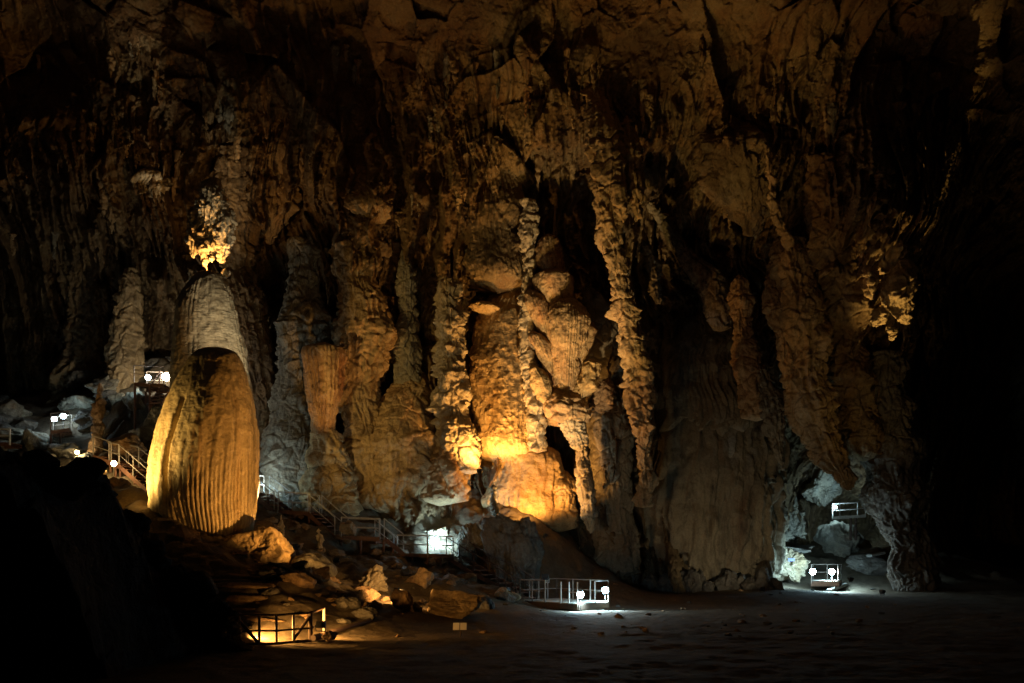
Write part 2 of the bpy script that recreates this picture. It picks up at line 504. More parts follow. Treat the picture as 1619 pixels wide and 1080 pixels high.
co = np.stack([U2 * Rn, Rn, EYE + V2 * Rn], -1)
co[..., 2] -= .18 * np.clip(disp, -1, 3) * (1 - ceil_w)              # the drips sag a little
wm = mesh_np("cave_wall", co.reshape(-1, 3), grid_faces(nv, nu), M_WALL)
wm.materials.append(M_VAULT)
cw = (ceil_w + .35 * fbm(Xw * .5, Yw * .5, Zw * .5, 4))[:-1, :-1].ravel() > .5
wm.polygons.foreach_set("material_index", cw.astype(np.int32))
struct(link("cave_wall", wm))
WALL_R = Rn.copy()


def wy(px, py):
    """distance of the finished wall on a given sight line"""
    j = int(np.clip(np.searchsorted(uu, (px - CX) / F), 0, nu - 1)); i = int(np.clip(np.searchsorted(vv, (HY - py) / F), 0, nv - 1))
    return float(WALL_R[i, j])


del co, disp, wall, vault, R, Rn, Xw, Zw, Yw

# ------------------------------------------------------------------ dripstone builder


def cr(t, keys):
    """Catmull-Rom interpolation of rows keys[:,1:] over keys[:,0]"""
    k = np.asarray(keys, float); tk = k[:, 0]; v = k[:, 1:]
    i = np.clip(np.searchsorted(tk, t, side='right') - 1, 0, len(tk) - 2)
    h = (tk[i + 1] - tk[i])
    s = ((t - tk[i]) / h)[:, None]
    m = np.zeros_like(v)
    m[1:-1] = (v[2:] - v[:-2]) / (tk[2:] - tk[:-2])[:, None]
    m[0] = (v[1] - v[0]) / (tk[1] - tk[0]); m[-1] = (v[-1] - v[-2]) / (tk[-1] - tk[-2])
    h = h[:, None]
    return ((2 * s**3 - 3 * s**2 + 1) * v[i] + (s**3 - 2 * s**2 + s) * h * m[i] + (-2 * s**3 + 3 * s**2) * v[i + 1] + (s**3 - s**2) * h * m[i + 1])


def drip_mesh(name, pts, material, squash=.75, flute=(0, 0), tier=(0, 0), lump=(0, 1), cell=(0, 1), drips=(0, 1, 3),
              grain=.10, seed=0, res=1.0, origin=None, fade=0.0, custom=None):
    """stone body swept from top to bottom; pts = (px, py, Y, half width in px)"""
    w = np.array([[*P(a, b, c), d / F * c] for a, b, c, d in pts])
    dist = np.concatenate([[0], np.cumsum(np.linalg.norm(np.diff(w[:, :3], axis=0), axis=1))])
    H = dist[-1]
    rmax = w[:, 3].max(); step = .055 / res
    nt = int(np.clip(H / step, 40, 520)); na = int(np.clip(2 * math.pi * rmax / step * .8, 36, 620))
    k = cr(np.linspace(0, H, nt), np.column_stack([dist, w]))
    c = k[:, :3]; r = np.maximum(k[:, 3], .004)
    th = np.linspace(0, 2 * math.pi, na, endpoint=False)
    ct, st = np.cos(th)[None, :], np.sin(th)[None, :]
    z = c[:, 2:3] + 0 * ct
    x = c[:, :1] + r[:, None] * ct; y = c[:, 1:2] + squash * r[:, None] * st
    so = seed * 3.7
    zc = c[:, 2:3]
    if grain > .05:
        wob = rmax * .16
        x = x + wob * pn(zc * .45 + so, 2.1, 7.7); r = r * (1 + .3 * pn(c[:, 2] * .55 + so, 9.9, 1.3))
    d = np.zeros_like(x)
    rel = np.clip(r / (rmax * .35), 0, 1)[:, None]
    if tier[1]:
        ph = -z / tier[0] + .9 * pn(0 * z + so, 3.3, z / tier[0] * .45) + .55 * pn(ct * 1.4 + so, st * 1.4, z * .25) + .35 * pn(ct * 4 + so, st * 4, z * .5)
        ki = np.floor(ph); s = ph - ki
        a = (.25 + 1.1 * rand1(ki, seed + 2)) * np.clip(.55 + 1.6 * pn(ct * 1.7 + ki * 7.7, st * 1.7, ki * 3.1 + so), 0, 1.5)
        d += tier[1] * a * (np.clip(s / .16, 0, 1) ** .5 * (1 - .8 * s) - .25)
    if cell[0]:
        f1, f2 = worley(x * cell[1] + so, y * cell[1], z * cell[1] * .7)
        d += cell[0] * (.55 - f1)
        f1, f2 = worley(x * cell[1] * 2.3 + so, y * cell[1] * 2.3, z * cell[1] * 1.7)
        d += .45 * cell[0] * (.55 - f1)
    if lump[0]:
        d += lump[0] * (fbm(x * lump[1] + so, y * lump[1], z * lump[1] * .6, 5, .55))
    if drips[0]:
        d += drips[0] * (hang((th[None, :] + .12 * pn(ct * 3, st * 3, z * .3 + so)) * rmax + 0 * z, z + .5 * pn(ct * 2 + so, st * 2, z * .3), drips[1], drips[2], seed + 4) - .3)
    if flute[1]:
        fl = np.abs(np.sin(th[None, :] * flute[0] / 2 + 3.2 * pn(ct * 2.1 + so, st * 2.1, z * .16) + .5 * pn(ct * 6, st * 6, z * .8 + so))) ** .7
        m = .35 + .65 * sstep(-.2, .3, pn(ct * 1.8 + so, st * 1.8, z * .18))
        d += flute[1] * (fl - .6) * m
    if grain > .05:
        d *= .3 + 1.0 * sstep(-.25, .3, pn(ct * 1.1 + so, st * 1.1, z * .33 + so))
    d += grain * 2.2 * (billow(x * 1.5 + so, y * 1.5, z * 1.1, 5, .62) - .55)
    if grain > .05:
        f1, f2 = worley(x * 1.1 + so + .3 * pn(x * 1.5, y * 1.5, z), y * 1.1, z * .8)
        d -= grain * 1.6 * (1 - sstep(.0, .13, f2 - f1))
    if custom is not None:
        d += custom(th[None, :], z, np.linspace(0, 1, nt)[:, None], ct, st)
    rr = np.maximum(r[:, None] + d * rel, .004 + .35 * r[:, None])
    x = c[:, :1] + rr * ct; y = c[:, 1:2] + squash * rr * st
    if grain > .05:
        x = x + wob * pn(zc * .45 + so, 2.1, 7.7)
    z = z - .22 * d * rel
    V = np.stack([x, y, z], -1).reshape(-1, 3)
    o = w[-1, :3] if origin is None else np.asarray(origin)
    top = len(V); V = np.concatenate([V, [c[0] + [0, 0, r[0] * .3]], [c[-1] - [0, 0, r[-1] * .3]]]) - o
    Q = grid_faces(nt, na, True)[:, ::-1]
    j = np.arange(na); j2 = (j + 1) % na
    caps = np.concatenate([np.stack([np.full(na, top), j, j2, j2], -1), np.stack([np.full(na, top + 1), (nt - 1) * na + j2, (nt - 1) * na + j, (nt - 1) * na + j], -1)])
    me = bpy.data.meshes.new(name)
    tri = caps[:, :3]
    nl = Q.size + tri.size
    me.vertices.add(len(V)); me.vertices.foreach_set("co", np.ascontiguousarray(V, np.float32).ravel())
    me.loops.add(nl); me.loops.foreach_set("vertex_index", np.concatenate([Q.ravel(), tri.ravel()]).astype(np.int32))
    me.polygons.add(len(Q) + len(tri))
    me.polygons.foreach_set("loop_start", np.concatenate([np.arange(0, Q.size, 4), Q.size + np.arange(0, tri.size, 3)]).astype(np.int32))
    me.polygons.foreach_set("use_smooth", np.ones(len(Q) + len(tri), bool))
    me.update(calc_edges=True); me.validate()
    me.materials.append(material)
    return me, o


SEED = [0]


def drip(name, label, cat, pts, material, group=None, **kw):
    SEED[0] += 1
    kw.setdefault("seed", SEED[0])
    me, o = drip_mesh(name, pts, material, **kw)
    ob = link(name, me); ob.location = Vector(o)
    return tag(ob, label, cat, group)


def setin(pts, into=.6, out=0.0):
    """take the distances from the wall: the top is sunk into the rock, the tip stands off it"""
    n = len(pts)
    return [(a, b, wy(a, b) + into * (1 - i / (n - 1)) - out * i / (n - 1), d) for i, (a, b, c, d) in enumerate(pts)]


def drip_parts(name, label, cat, at, parts, material, group=None):
    """a formation of several lobes, each lobe a part"""
    o = np.asarray(at)
    root = thing(name, label, cat, o, group)
    for pname, pts, kw in parts:
        SEED[0] += 1
        kw = dict(kw); mt = kw.pop("material", material); kw.setdefault("seed", SEED[0])
        me, _ = drip_mesh(pname, pts, mt, origin=o, **kw)
        link(pname, me, root)
    return root


def boulder_mesh(name, size, material, seed, sub=5, amp=.22, freq=1.0, strata=0.0, tilt=0.0):
    import bmesh
    bm = bmesh.new(); bmesh.ops.create_icosphere(bm, subdivisions=sub, radius=1)
    me = bpy.data.meshes.new(name); bm.to_mesh(me); bm.free()
    v = np.empty(len(me.vertices) * 3, np.float32); me.vertices.foreach_get("co", v); v = v.reshape(-1, 3)
    q = v * freq + seed * 5.3
    # planar cuts give a broken, faceted outline
    rs = np.random.RandomState(seed)
    r = np.ones(len(v))
    for _ in range(13):
        n = rs.normal(size=3); n /= np.linalg.norm(n); dd = rs.uniform(.46, .86)
        pr = v @ n
        r = np.minimum(r, np.where(pr > 1e-3, dd / np.maximum(pr, 1e-3), 9))
    r = r + amp * fbm(q[:, 0], q[:, 1], q[:, 2], 6, .55)
    f1, f2 = worley(q[:, 0] * 2, q[:, 1] * 2, q[:, 2] * 2)
    r += amp * .5 * (np.clip(f2 - f1, 0, .4) - .2)
    if strata:
        lay = v[:, 2] * math.cos(tilt) + v[:, 0] * math.sin(tilt) + .15 * fbm(q[:, 0], q[:, 1], q[:, 2], 3)
        r += strata * (np.abs(((lay * 6) % 1) - .5) - .25)
    v2 = v * r[:, None]
    v2 = v2 / (np.abs(v2).max(axis=0) * .96) * np.asarray(size)
    me.vertices.foreach_set("co", np.ascontiguousarray(v2, np.float32).ravel())
    me.polygons.foreach_set("use_smooth", np.ones(len(me.polygons), bool))
    me.update(); me.materials.append(material)
    return me


def boulder(label, px, py, Y, hw, hh, material=None, depth=None, group=None, name="boulder", **kw):
    SEED[0] += 1
    s = (hw / F * Y, (depth if depth else hw) / F * Y, hh / F * Y)
    ob = link(name, boulder_mesh(name, s, material or M_BOUL, SEED[0], **kw))
    ob.location = Vector(P(px, py, Y))
    return tag(ob, label, "rock", group)


# ------------------------------------------------------------------ the two giant stalagmites
def giant_flutes(th, z, t, ct, st):
    low = sstep(.54, .82, t + .10 * pn(ct * 3, st * 3, 1.0) + .10 * (ct > 0) * ct)
    rib = (np.abs(np.sin(th * 38 + 1.6 * pn(ct * 2, st * 2, z * .1))) ** .6 - .6) * low * .15 * (.35 + .65 * sstep(-.5, .2, ct))
    deep = -.42 * np.exp(-((th - 4.36 - .10 * np.sin(z * .7)) / .055) ** 2) * sstep(.22, .45, t) * (1 - sstep(.72, .9, t))
    fold = .10 * pn(ct * 3.2 + 4, st * 3.2, z * .12) * sstep(.1, .5, t) + .07 * pn(ct * 9, st * 9, z * .14) * sstep(.2, .6, t)
    return rib + deep + fold


drip("stalagmite", "tall smooth golden bullet shaped stalagmite with fluted lower edge, the front one of the pair", "stalagmite",
     [(342, 549, 34, 3), (342, 552, 34, 18), (342, 560, 34, 32), (341, 576, 34, 44), (338, 606, 34, 57), (334, 635, 34, 66), (330, 667, 34, 75), (325, 700, 34, 79), (321, 729, 34, 82), (319, 774, 34, 83),
      (320, 805, 34, 79), (324, 835, 34, 71), (326, 860, 34, 60)], M_GIANT, squash=.8, custom=giant_flutes, lump=(.16, .4), grain=.028, res=1.5, seed=2)
drip("stalagmite", "greyish giant stalagmite with scaly crown rising behind the golden one", "stalagmite",
     [(330, 428, 41, 2), (330, 431, 41, 14), (330, 440, 41, 25), (329, 460, 41, 37), (328, 485, 41, 46), (329, 515, 41, 52), (331, 550, 41, 57), (333, 600, 41, 63),
      (334, 680, 41, 68), (334, 780, 41, 70)], M_GIANT2, squash=.8, flute=(30, .05), lump=(.2, .35), grain=.03, res=1.2)

# ------------------------------------------------------------------ dripstone on the wall, left to right
K = dict
drip("rock_column", "knobbly brown rock column on the left, stacked like rounded cushions", "rock column",
     [(208, 425, 51, 8), (207, 440, 51, 15), (205, 470, 51, 19), (200, 520, 51, 24), (198, 570, 50.5, 24), (195, 625, 50, 30), (192, 680, 50, 34)], M_BUFF, tier=(1.1, .38), cell=(.25, .9), lump=(.15, .8))
drip("rock_column", "dim wide rock column at far left, furrowed and fading into the dark", "rock column",
     [(128, 380, 54, 20), (130, 430, 54, 26), (135, 520, 54, 30), (130, 600, 53, 34), (125, 690, 52, 40)], M_WALL, tier=(2.6, .5), drips=(.4, .8, 3), lump=(.3, .6))
drip("stalactite", "hanging brown curtain above the left lamps, ragged lower edge", "stalactite",
     setin([(85, 160, 47, 60), (80, 200, 48, 50), (60, 240, 49, 40), (45, 280, 49, 30), (30, 320, 50, 16), (20, 360, 50, 5)], 1.5, .2), M_WALL, drips=(.5, .7, 2.5), cell=(.4, .8), lump=(.4, .6), squash=.5)
drip_parts("flowstone", "small pale lit crag high on the left wall with dripping underside", "flowstone", P(238, 300, wy(238, 280)), [
    ("rock_block", setin([(236, 246, 0, 6), (233, 253, 0, 16), (232, 259, 0, 17), (236, 266, 0, 5)], .5, .3), K(cell=(.3, 1.4), lump=(.25, 1.2), squash=.5)),
    ("rock_block", setin([(238, 266, 0, 8), (238, 274, 0, 22), (236, 284, 0, 24), (226, 296, 0, 12), (222, 306, 0, 3)], .5, .4), K(cell=(.35, 1.2), lump=(.3, 1.2), drips=(.3, .35, 1), squash=.5)),
    ("rock_block", setin([(250, 272, 0, 6), (252, 280, 0, 14), (248, 294, 0, 10), (243, 312, 0, 3)], .4, .4), K(cell=(.3, 1.4), lump=(.25, 1.2), drips=(.3, .3, 1), squash=.5)),
], M_PALE)
drip("rock_column", "dark fluted column right behind the giant stalagmites", "rock column",
     [(372, 240, 50, 26), (370, 320, 50, 28), (372, 420, 50, 24), (400, 560, 50, 26), (415, 680, 49.5, 30), (420, 760, 49, 34)], M_WALL, drips=(.5, .6, 3.5), tier=(3, .35), lump=(.25, .6))
for lab, pts in (("broad dim hanging curtain of fluted stone upper left of centre", [(430, 180, 47, 40), (432, 240, 47.5, 42), (430, 300, 48, 38), (425, 345, 48.4, 26), (420, 385, 48.6, 8)]),
                 ("ragged brown curtain hanging over the dark gap between two columns", [(570, 230, 47, 44), (572, 270, 47, 46), (580, 300, 47, 40), (588, 330, 47.3, 30), (596, 352, 47.5, 8)])):
    drip("stalactite", lab, "stalactite", setin(pts, 1.5, .2), M_BUFF, flute=(44, .16), drips=(.4, .5, 2.2), cell=(.25, .9), lump=(.25, .6), squash=.45)

cl = K(cell=(.16, 2.2), lump=(.1, 1.5), squash=.8, res=1.5)
drip_parts("stalactite", "ragged stalactite cluster glowing amber above the grey stalagmite tip", "stalactite", P(335, 300, 43), [
    ("hanging_stone", [(340, 282, 43.3, 8), (338, 305, 43, 18), (334, 335, 42.9, 25), (331, 362, 42.9, 20), (330, 385, 42.9, 10), (330, 400, 42.9, 3)], K(cl, drips=(.35, .3, 1.0))),
    ("hanging_stone", [(316, 325, 42.8, 5), (312, 350, 42.6, 9), (310, 375, 42.6, 9), (307, 395, 42.6, 6), (306, 408, 42.6, 1.5)], K(cl, drips=(.2, .25, .8))),
    ("hanging_stone", [(324, 350, 42.5, 6), (321, 385, 42.4, 8), (323, 408, 42.4, 6), (327, 428, 42.4, 1.5)], cl),
    ("hanging_stone", [(352, 320, 42.8, 6), (354, 350, 42.6, 11), (355, 380, 42.6, 12), (352, 400, 42.6, 8), (350, 416, 42.6, 2)], K(cl, drips=(.2, .25, .8))),
    ("hanging_stone", [(341, 360, 42.6, 5), (338, 385, 42.5, 4.5), (336, 402, 42.5, 3), (335, 415, 42.5, 1)], cl),
    ("hanging_stone", [(300, 335, 43, 3), (299, 355, 42.9, 5), (298, 372, 42.9, 3), (297, 384, 42.9, 1)], cl),
    ("hanging_stone", [(364, 330, 43, 3), (365, 352, 42.9, 5), (364, 372, 42.9, 3), (364, 388, 42.9, 1)], cl),
    ("stone_knob", [(357, 424, 42.3, 2), (357, 428, 42.3, 5), (357, 434, 42.3, 5), (357, 439, 42.3, 1.5)], cl),
], M_PALE)

drip("rock_column", "wrinkled rock column left of the flared hanging stone, plated like bark", "rock column",
     [(468, 378, 49.5, 14), (472, 395, 49.5, 22), (476, 430, 49.5, 23), (480, 470, 49.3, 30), (482, 520, 49, 38), (478, 560, 49, 36), (474, 620, 49, 34), (466, 700, 48.5, 44), (456, 780, 48, 54), (450, 830, 47.5, 58)],
     M_GREY, tier=(.75, .34), cell=(.2, 1.0), lump=(.2, .7))
drip_parts("flowstone", "orange flared stone shaped like a fluted capital with cascades below it", "flowstone", P(515, 800, 46.5), [
    ("flared_head", [(512, 547, 46.6, 20), (512, 551, 46.6, 31), (512, 558, 46.6, 34), (512, 572, 46.6, 33), (512, 600, 46.5, 29), (512, 640, 46.4, 22), (512, 668, 46.4, 16), (511, 692, 46.5, 13)], K(flute=(26, .2), lump=(.14, .9), squash=.8, res=1.5, grain=.045, tier=(1.5, .12), material=M_PINK)),
    ("pedestal", [(511, 676, 46.7, 14), (513, 690, 46.7, 24), (518, 706, 46.7, 26), (520, 725, 46.7, 34), (520, 740, 46.7, 34)], K(cell=(.35, 1.3), lump=(.2, 1), tier=(.7, .3))),
    ("cascade", [(516, 705, 47.2, 16), (520, 722, 47, 30), (524, 745, 46.8, 38), (524, 775, 46.6, 42), (524, 800, 46.4, 46), (526, 815, 46.4, 44)], K(tier=(.62, .42), cell=(.25, 1.1), lump=(.15, 1), res=1.3)),
    ("cascade", [(486, 690, 47.6, 10), (482, 720, 47.5, 22), (482, 760, 47.4, 26), (485, 790, 47.3, 24)], K(flute=(20, .12), cell=(.25, 1.0), lump=(.2, .8), material=M_GREY)),
], M_FLOW)
drip("rock_column", "massive lumpy column with a crisp left edge beside a black cleft", "rock column",
     [(575, 352, 50, 30), (568, 375, 50, 40), (570, 410, 50, 40), (566, 440, 49.4, 36), (570, 480, 49.2, 40), (572, 530, 49, 42), (566, 570, 48.7, 40), (562, 620, 48.5, 34), (575, 680, 48.3, 36), (590, 740, 48, 46), (600, 800, 47.6, 50)],
     M_BUFF, tier=(1.6, .45), cell=(.4, .75), lump=(.2, .7), drips=(.22, .5, 1.6))
drip("flowstone", "broad draped flowstone bulge under the black hollow, pale and furrowed", "flowstone",
     [(650, 590, 50, 20), (648, 620, 49.3, 36), (640, 660, 48.6, 48), (632, 700, 48.2, 56), (628, 745, 47.8, 58), (622, 785, 47.5, 44), (620, 805, 47.5, 30)],
     M_BUFF, tier=(1.7, .5), cell=(.45, .65), flute=(50, .12), lump=(.15, .8))
drip("stalagmite", "slender pale candle shaped stalagmite standing before the dark gap", "stalagmite",
     [(636, 394, 50, 1.5), (637, 402, 50, 5), (641, 420, 50, 12), (643, 440, 50, 15), (643, 490, 50, 16), (643, 540, 49.7, 19), (646, 580, 49.5, 24), (650, 620, 49.5, 28)], M_GREY, flute=(14, .14), tier=(2.2, .2), lump=(.1, 1))
drip("rock_column", "stacked plate column with bright shelves and black gaps", "rock column",
     [(707, 438, 48.5, 6), (709, 446, 48.5, 15), (711, 470, 48.3, 19), (713, 510, 48, 21), (714, 560, 48, 22), (714, 610, 47.8, 26), (717, 660, 47.6, 28), (727, 710, 47.2, 30), (738, 745, 47, 26)],
     M_PALE, tier=(.95, .5), cell=(.3, 1.0), drips=(.2, .4, 1.2), lump=(.25, .8), res=1.2)
drip("flowstone", "reddish lumpy apron of stone left below the brightest column", "flowstone",
     [(715, 690, 48.3, 20), (712, 710, 47.8, 36), (705, 735, 47.4, 42), (700, 765, 47.2, 40), (695, 790, 47, 34)], M_PINK, cell=(.5, .8), tier=(1.2, .4), lump=(.2, .8))


def notch(th, z, t, ct, st):
    return -1.7 * np.exp(-((t - .36) / .045) ** 2) * sstep(.1, -.6, ct) - .1 * 0


def ripples(th, z, t, ct, st):
    return .12 * pn(ct * 4, st * 4, z * 1.2) + .05 * pn(ct * 7, st * 7, z * 3.2)


drip("rock_column", "thick brown upper column above the round black notch in the centre", "rock column",
     [(782, 250, 50.5, 46), (783, 310, 50.3, 48), (784, 380, 50, 50), (784, 425, 49.6, 52), (786, 445, 49.6, 46), (786, 455, 50, 36)], M_WALL, flute=(60, .2), drips=(.3, .35, 1.4), lump=(.25, .6), tier=(3.2, .3), grain=.06)
drip("flowstone", "smooth golden flowstone column, brightest at its foot, in the centre", "flowstone",
     [(812, 452, 51, 20), (806, 470, 50.8, 30), (798, 500, 50.4, 42), (797, 540, 50, 48), (801, 600, 49.5, 52), (805, 660, 49, 54), (806, 700, 48.7, 54), (808, 714, 48.8, 53), (810, 726, 49.4, 44)],
     M_FLOW, custom=ripples, lump=(.25, .5), drips=(.12, .35, 1.0), squash=.7, res=1.2, grain=.05)
drip("stalactite", "orange bracket shaped stone jutting out inside the black notch", "stalactite",
     [(762, 478, 49.4, 10), (764, 483, 49.2, 20), (768, 489, 49.2, 20), (772, 497, 49.4, 7)], M_FLOW, cell=(.2, 2), lump=(.1, 2))
drip("rock_column", "long straight narrow column hugging the right side of the golden flowstone", "rock column",
     [(834, 316, 48.8, 11), (835, 335, 48.8, 13), (836, 380, 48.6, 12), (838, 410, 48.6, 11), (834, 440, 48.4, 10), (833, 500, 48.2, 11), (835, 560, 48, 12), (842, 610, 47.8, 13), (848, 660, 47.5, 14), (850, 712, 47.2, 15)],
     M_PALE, tier=(1.9, .2), cell=(.12, 1.6), flute=(10, .1), lump=(.12, 1))
drip("flowstone", "bright amber flowstone apron right under the golden column", "flowstone",
     [(826, 706, 49.8, 42), (830, 718, 49.2, 50), (834, 750, 49.2, 54), (832, 785, 49.1, 56), (830, 825, 49.0, 58)], M_FLOW, custom=ripples, flute=(26, .16), cell=(.25, .7), lump=(.4, .5), tier=(1.6, .25), squash=.6, grain=.05)
drip("flowstone", "low amber shoulder of stone right of the bright apron", "flowstone",
     [(884, 745, 49.6, 12), (888, 762, 49, 24), (890, 785, 48.7, 26), (888, 812, 48.6, 24), (884, 835, 48.6, 22)], M_FLOW, cell=(.35, .9), tier=(.9, .3), lump=(.25, .8), squash=.7)

pk = K(flute=(24, .17), cell=(.12, 1.3), lump=(.14, .9), squash=.8, res=1.3, grain=.045)
drip_parts("flowstone", "tall pinkish heap of overlapping stone drapes right of the black slit", "flowstone", P(890, 700, 48), [
    ("drapery", [(866, 372, 48.6, 6), (867, 380, 48.6, 16), (868, 396, 48.6, 19), (870, 412, 48.6, 20), (872, 424, 48.6, 15), (874, 440, 48.6, 8)], K(pk, tier=(.6, .3))),
    ("drapery", [(872, 400, 48.5, 10), (873, 412, 48.4, 19), (876, 430, 48.4, 17), (880, 455, 48.5, 9)], pk),
    ("drapery", [(872, 428, 48.2, 12), (875, 436, 48.1, 30), (876, 455, 48, 30), (880, 480, 48.1, 24), (886, 510, 48.3, 14)], pk),
    ("drapery", [(893, 434, 48.2, 6), (893, 440, 48, 13), (892, 455, 48, 12), (890, 480, 48.2, 7)], pk),
    ("drapery", [(838, 458, 47.9, 3), (844, 466, 47.8, 12), (852, 485, 47.7, 17), (860, 510, 47.7, 16), (866, 535, 47.8, 10), (870, 560, 48, 4)], K(pk, flute=(26, .13))),
    ("drapery", [(895, 470, 47.8, 8), (896, 482, 47.5, 24), (897, 505, 47.3, 33), (897, 530, 47.2, 30), (896, 560, 47.3, 24), (895, 600, 47.5, 20), (893, 640, 47.7, 15)], K(pk, flute=(36, .14), tier=(.5, .06))),
    ("drapery", [(930, 510, 47.8, 5), (926, 520, 47.6, 16), (920, 540, 47.6, 16), (912, 575, 47.7, 11), (905, 610, 47.9, 5)], K(pk, flute=(22, .12))),
    ("drapery", [(843, 524, 47.7, 3), (848, 532, 47.6, 12), (858, 550, 47.5, 14), (868, 580, 47.6, 10), (876, 615, 47.9, 4)], K(pk, flute=(20, .12))),
    ("drapery", [(842, 578, 47.5, 4), (846, 584, 47.4, 11), (856, 605, 47.3, 14), (866, 635, 47.4, 11), (874, 665, 47.6, 5)], K(pk, material=M_FLOW)),
    ("drapery", [(935, 570, 47.4, 7), (935, 576, 47.2, 14), (930, 595, 47.1, 16), (920, 620, 47.2, 15), (910, 645, 47.4, 8)], K(cell=(.3, 1.3), lump=(.2, 1.2), squash=.8, material=M_FLOW)),
    ("drapery", [(882, 610, 47.9, 12), (886, 630, 47.6, 30), (895, 650, 47.4, 36), (898, 668, 47.4, 28)], K(cell=(.35, 1.0), tier=(.7, .3), lump=(.2, .9))),
    ("drapery", [(960, 600, 48.2, 6), (958, 610, 48, 12), (955, 630, 48, 16), (952, 645, 48, 14), (950, 652, 48, 6)], K(cell=(.3, 1.3), tier=(.6, .3), lump=(.2, 1.2), material=M_BOUL)),
], M_PINK)
drip("flowstone", "scalloped shell of rippled stone hanging above the bright blade", "flowstone",
     [(898, 648, 47.6, 14), (900, 654, 47.4, 24), (904, 672, 47.2, 25), (910, 690, 47.2, 19), (916, 706, 47.2, 12), (918, 714, 47.2, 5)], M_PALE, tier=(.24, .14), cell=(.1, 2), lump=(.1, 1.2), squash=.7, res=1.3)
drip("stalactite", "long blade shaped stalactite with a brightly lit left edge", "stalactite",
     [(920, 690, 47.6, 6), (920, 710, 47.5, 9), (922, 740, 47.4, 11), (926, 770, 47.3, 14), (929, 790, 47.3, 14), (929, 800, 47.3, 11), (931, 820, 47.3, 10), (934, 843, 47.3, 2)], M_PALE, lump=(.12, 1.1), flute=(8, .08), squash=1.0, cell=(.06, 2))
drip("boulder", "smooth olive slab of bare rock leaning behind the pink heap", "rock",
     [(930, 455, 51, 6), (938, 468, 51, 16), (948, 495, 51, 26), (955, 530, 51, 34), (962, 580, 51, 40), (968, 640, 51, 44)], M_CURT, lump=(.15, .4), squash=.35)

drip_parts("rock_column", "gnarled leaning column running from the vault down to the ledge", "rock column", P(1015, 640, 47), [
    ("column_head", [(944, 130, 47.6, 10), (952, 175, 46.4, 20), (962, 225, 46, 28), (965, 265, 45.8, 28), (964, 300, 45.7, 22), (964, 335, 45.6, 12), (966, 365, 45.8, 5)], K(drips=(.35, .5, 2.5), tier=(1.6, .3), cell=(.3, .9), lump=(.2, .8))),
    ("side_stone", [(992, 185, 47, 9), (996, 230, 46, 15), (1000, 270, 45.8, 15), (1006, 310, 45.6, 11), (1010, 345, 45.6, 5)], K(drips=(.3, .4, 1.8), tier=(1.4, .3), cell=(.2, 1.2), lump=(.2, .9))),
    ("hanging_stone", [(975, 240, 45.2, 8), (978, 290, 45.1, 11), (982, 330, 45.1, 9), (985, 352, 45.2, 2)], K(flute=(10, .12), lump=(.15, .9))),
    ("column_shaft", [(950, 300, 45.6, 13), (955, 330, 45.7, 13), (963, 365, 45.9, 16), (972, 400, 46, 15), (980, 440, 46.2, 14), (988, 480, 46.3, 15), (996, 520, 46.4, 16), (1003, 560, 46.6, 20), (1010, 600, 46.8, 20), (1014, 640, 47, 17), (1018, 690, 47.3, 14), (1020, 730, 47.6, 12), (1016, 800, 48.2, 12)],
     K(tier=(1.05, .34), cell=(.3, 1.1), lump=(.2, .9), res=1.2)),
    ("hanging_stone", [(1008, 555, 46.4, 8), (1018, 575, 46.3, 14), (1022, 596, 46.4, 12), (1025, 615, 46.6, 4)], K(cell=(.25, 1.6), lump=(.15, 1.3))),
], M_BUFF)
drip("stalactite", "short pale crooked stalactite dangling in the black recess", "stalactite",
     [(1018, 382, 48.5, 5), (1022, 395, 48.5, 12), (1030, 410, 48.5, 12), (1034, 430, 48.5, 8), (1036, 455, 48.5, 6), (1040, 480, 48.5, 2)], M_GREY, cell=(.25, 1.8), drips=(.2, .3, 1.0), lump=(.15, 1.4))
drip("boulder", "sloping dark rib of rock crossing the black recess", "rock",
     [(1028, 322, 53, 6), (1045, 345, 53, 12), (1070, 380, 52.6, 14), (1095, 415, 52.4, 20), (1120, 445, 52.2, 26), (1135, 480, 52, 24), (1140, 520, 52, 14)], M_CURT, lump=(.2, .6), squash=.8, cell=(.12, 1))
drip("stalactite", "craggy lit vault lip hanging above the right recess", "stalactite",
     [(1165, 200, 47.8, 26), (1162, 235, 47.2, 46), (1165, 270, 47.8, 48), (1172, 310, 48.6, 40), (1180, 345, 49.4, 28), (1186, 372, 49.9, 10)], M_WALL, drips=(.6, .7, 2.4), cell=(.7, .7), lump=(.7, .5), tier=(1.6, .5), squash=.5)
drip("rock_column", "thin wavy stone vein edging the right recess", "rock column",
     [(1212, 222, 46.6, 4), (1216, 260, 46.4, 6), (1220, 300, 46.4, 7), (1228, 340, 46.6, 7), (1240, 370, 47, 8), (1248, 400, 47.6, 6), (1252, 425, 48, 3)], M_BUFF, cell=(.15, 1.6), lump=(.15, 1.2))
drip("rock_column", "dull orange pillar between two black gaps, right of centre", "rock column",
     [(1168, 436, 51, 5), (1169, 445, 51, 13), (1171, 475, 51, 17), (1173, 520, 51, 17), (1180, 565, 50.8, 20), (1188, 610, 50.6, 24), (1196, 660, 50.5, 22)], M_PINK, tier=(1.8, .3), cell=(.15, 1.2), lump=(.15, .9))
drip("stalactite", "knobbly club shaped orange stone standing out on the right", "stalactite",
     [(1222, 428, 49.2, 3), (1221, 436, 49.2, 9), (1221, 455, 49.1, 12), (1226, 475, 49, 19), (1232, 500, 49, 21), (1238, 530, 49, 15), (1241, 560, 49.1, 12), (1248, 600, 49.4, 13)], M_PINK, cell=(.42, 1.6), lump=(.2, 1.2))
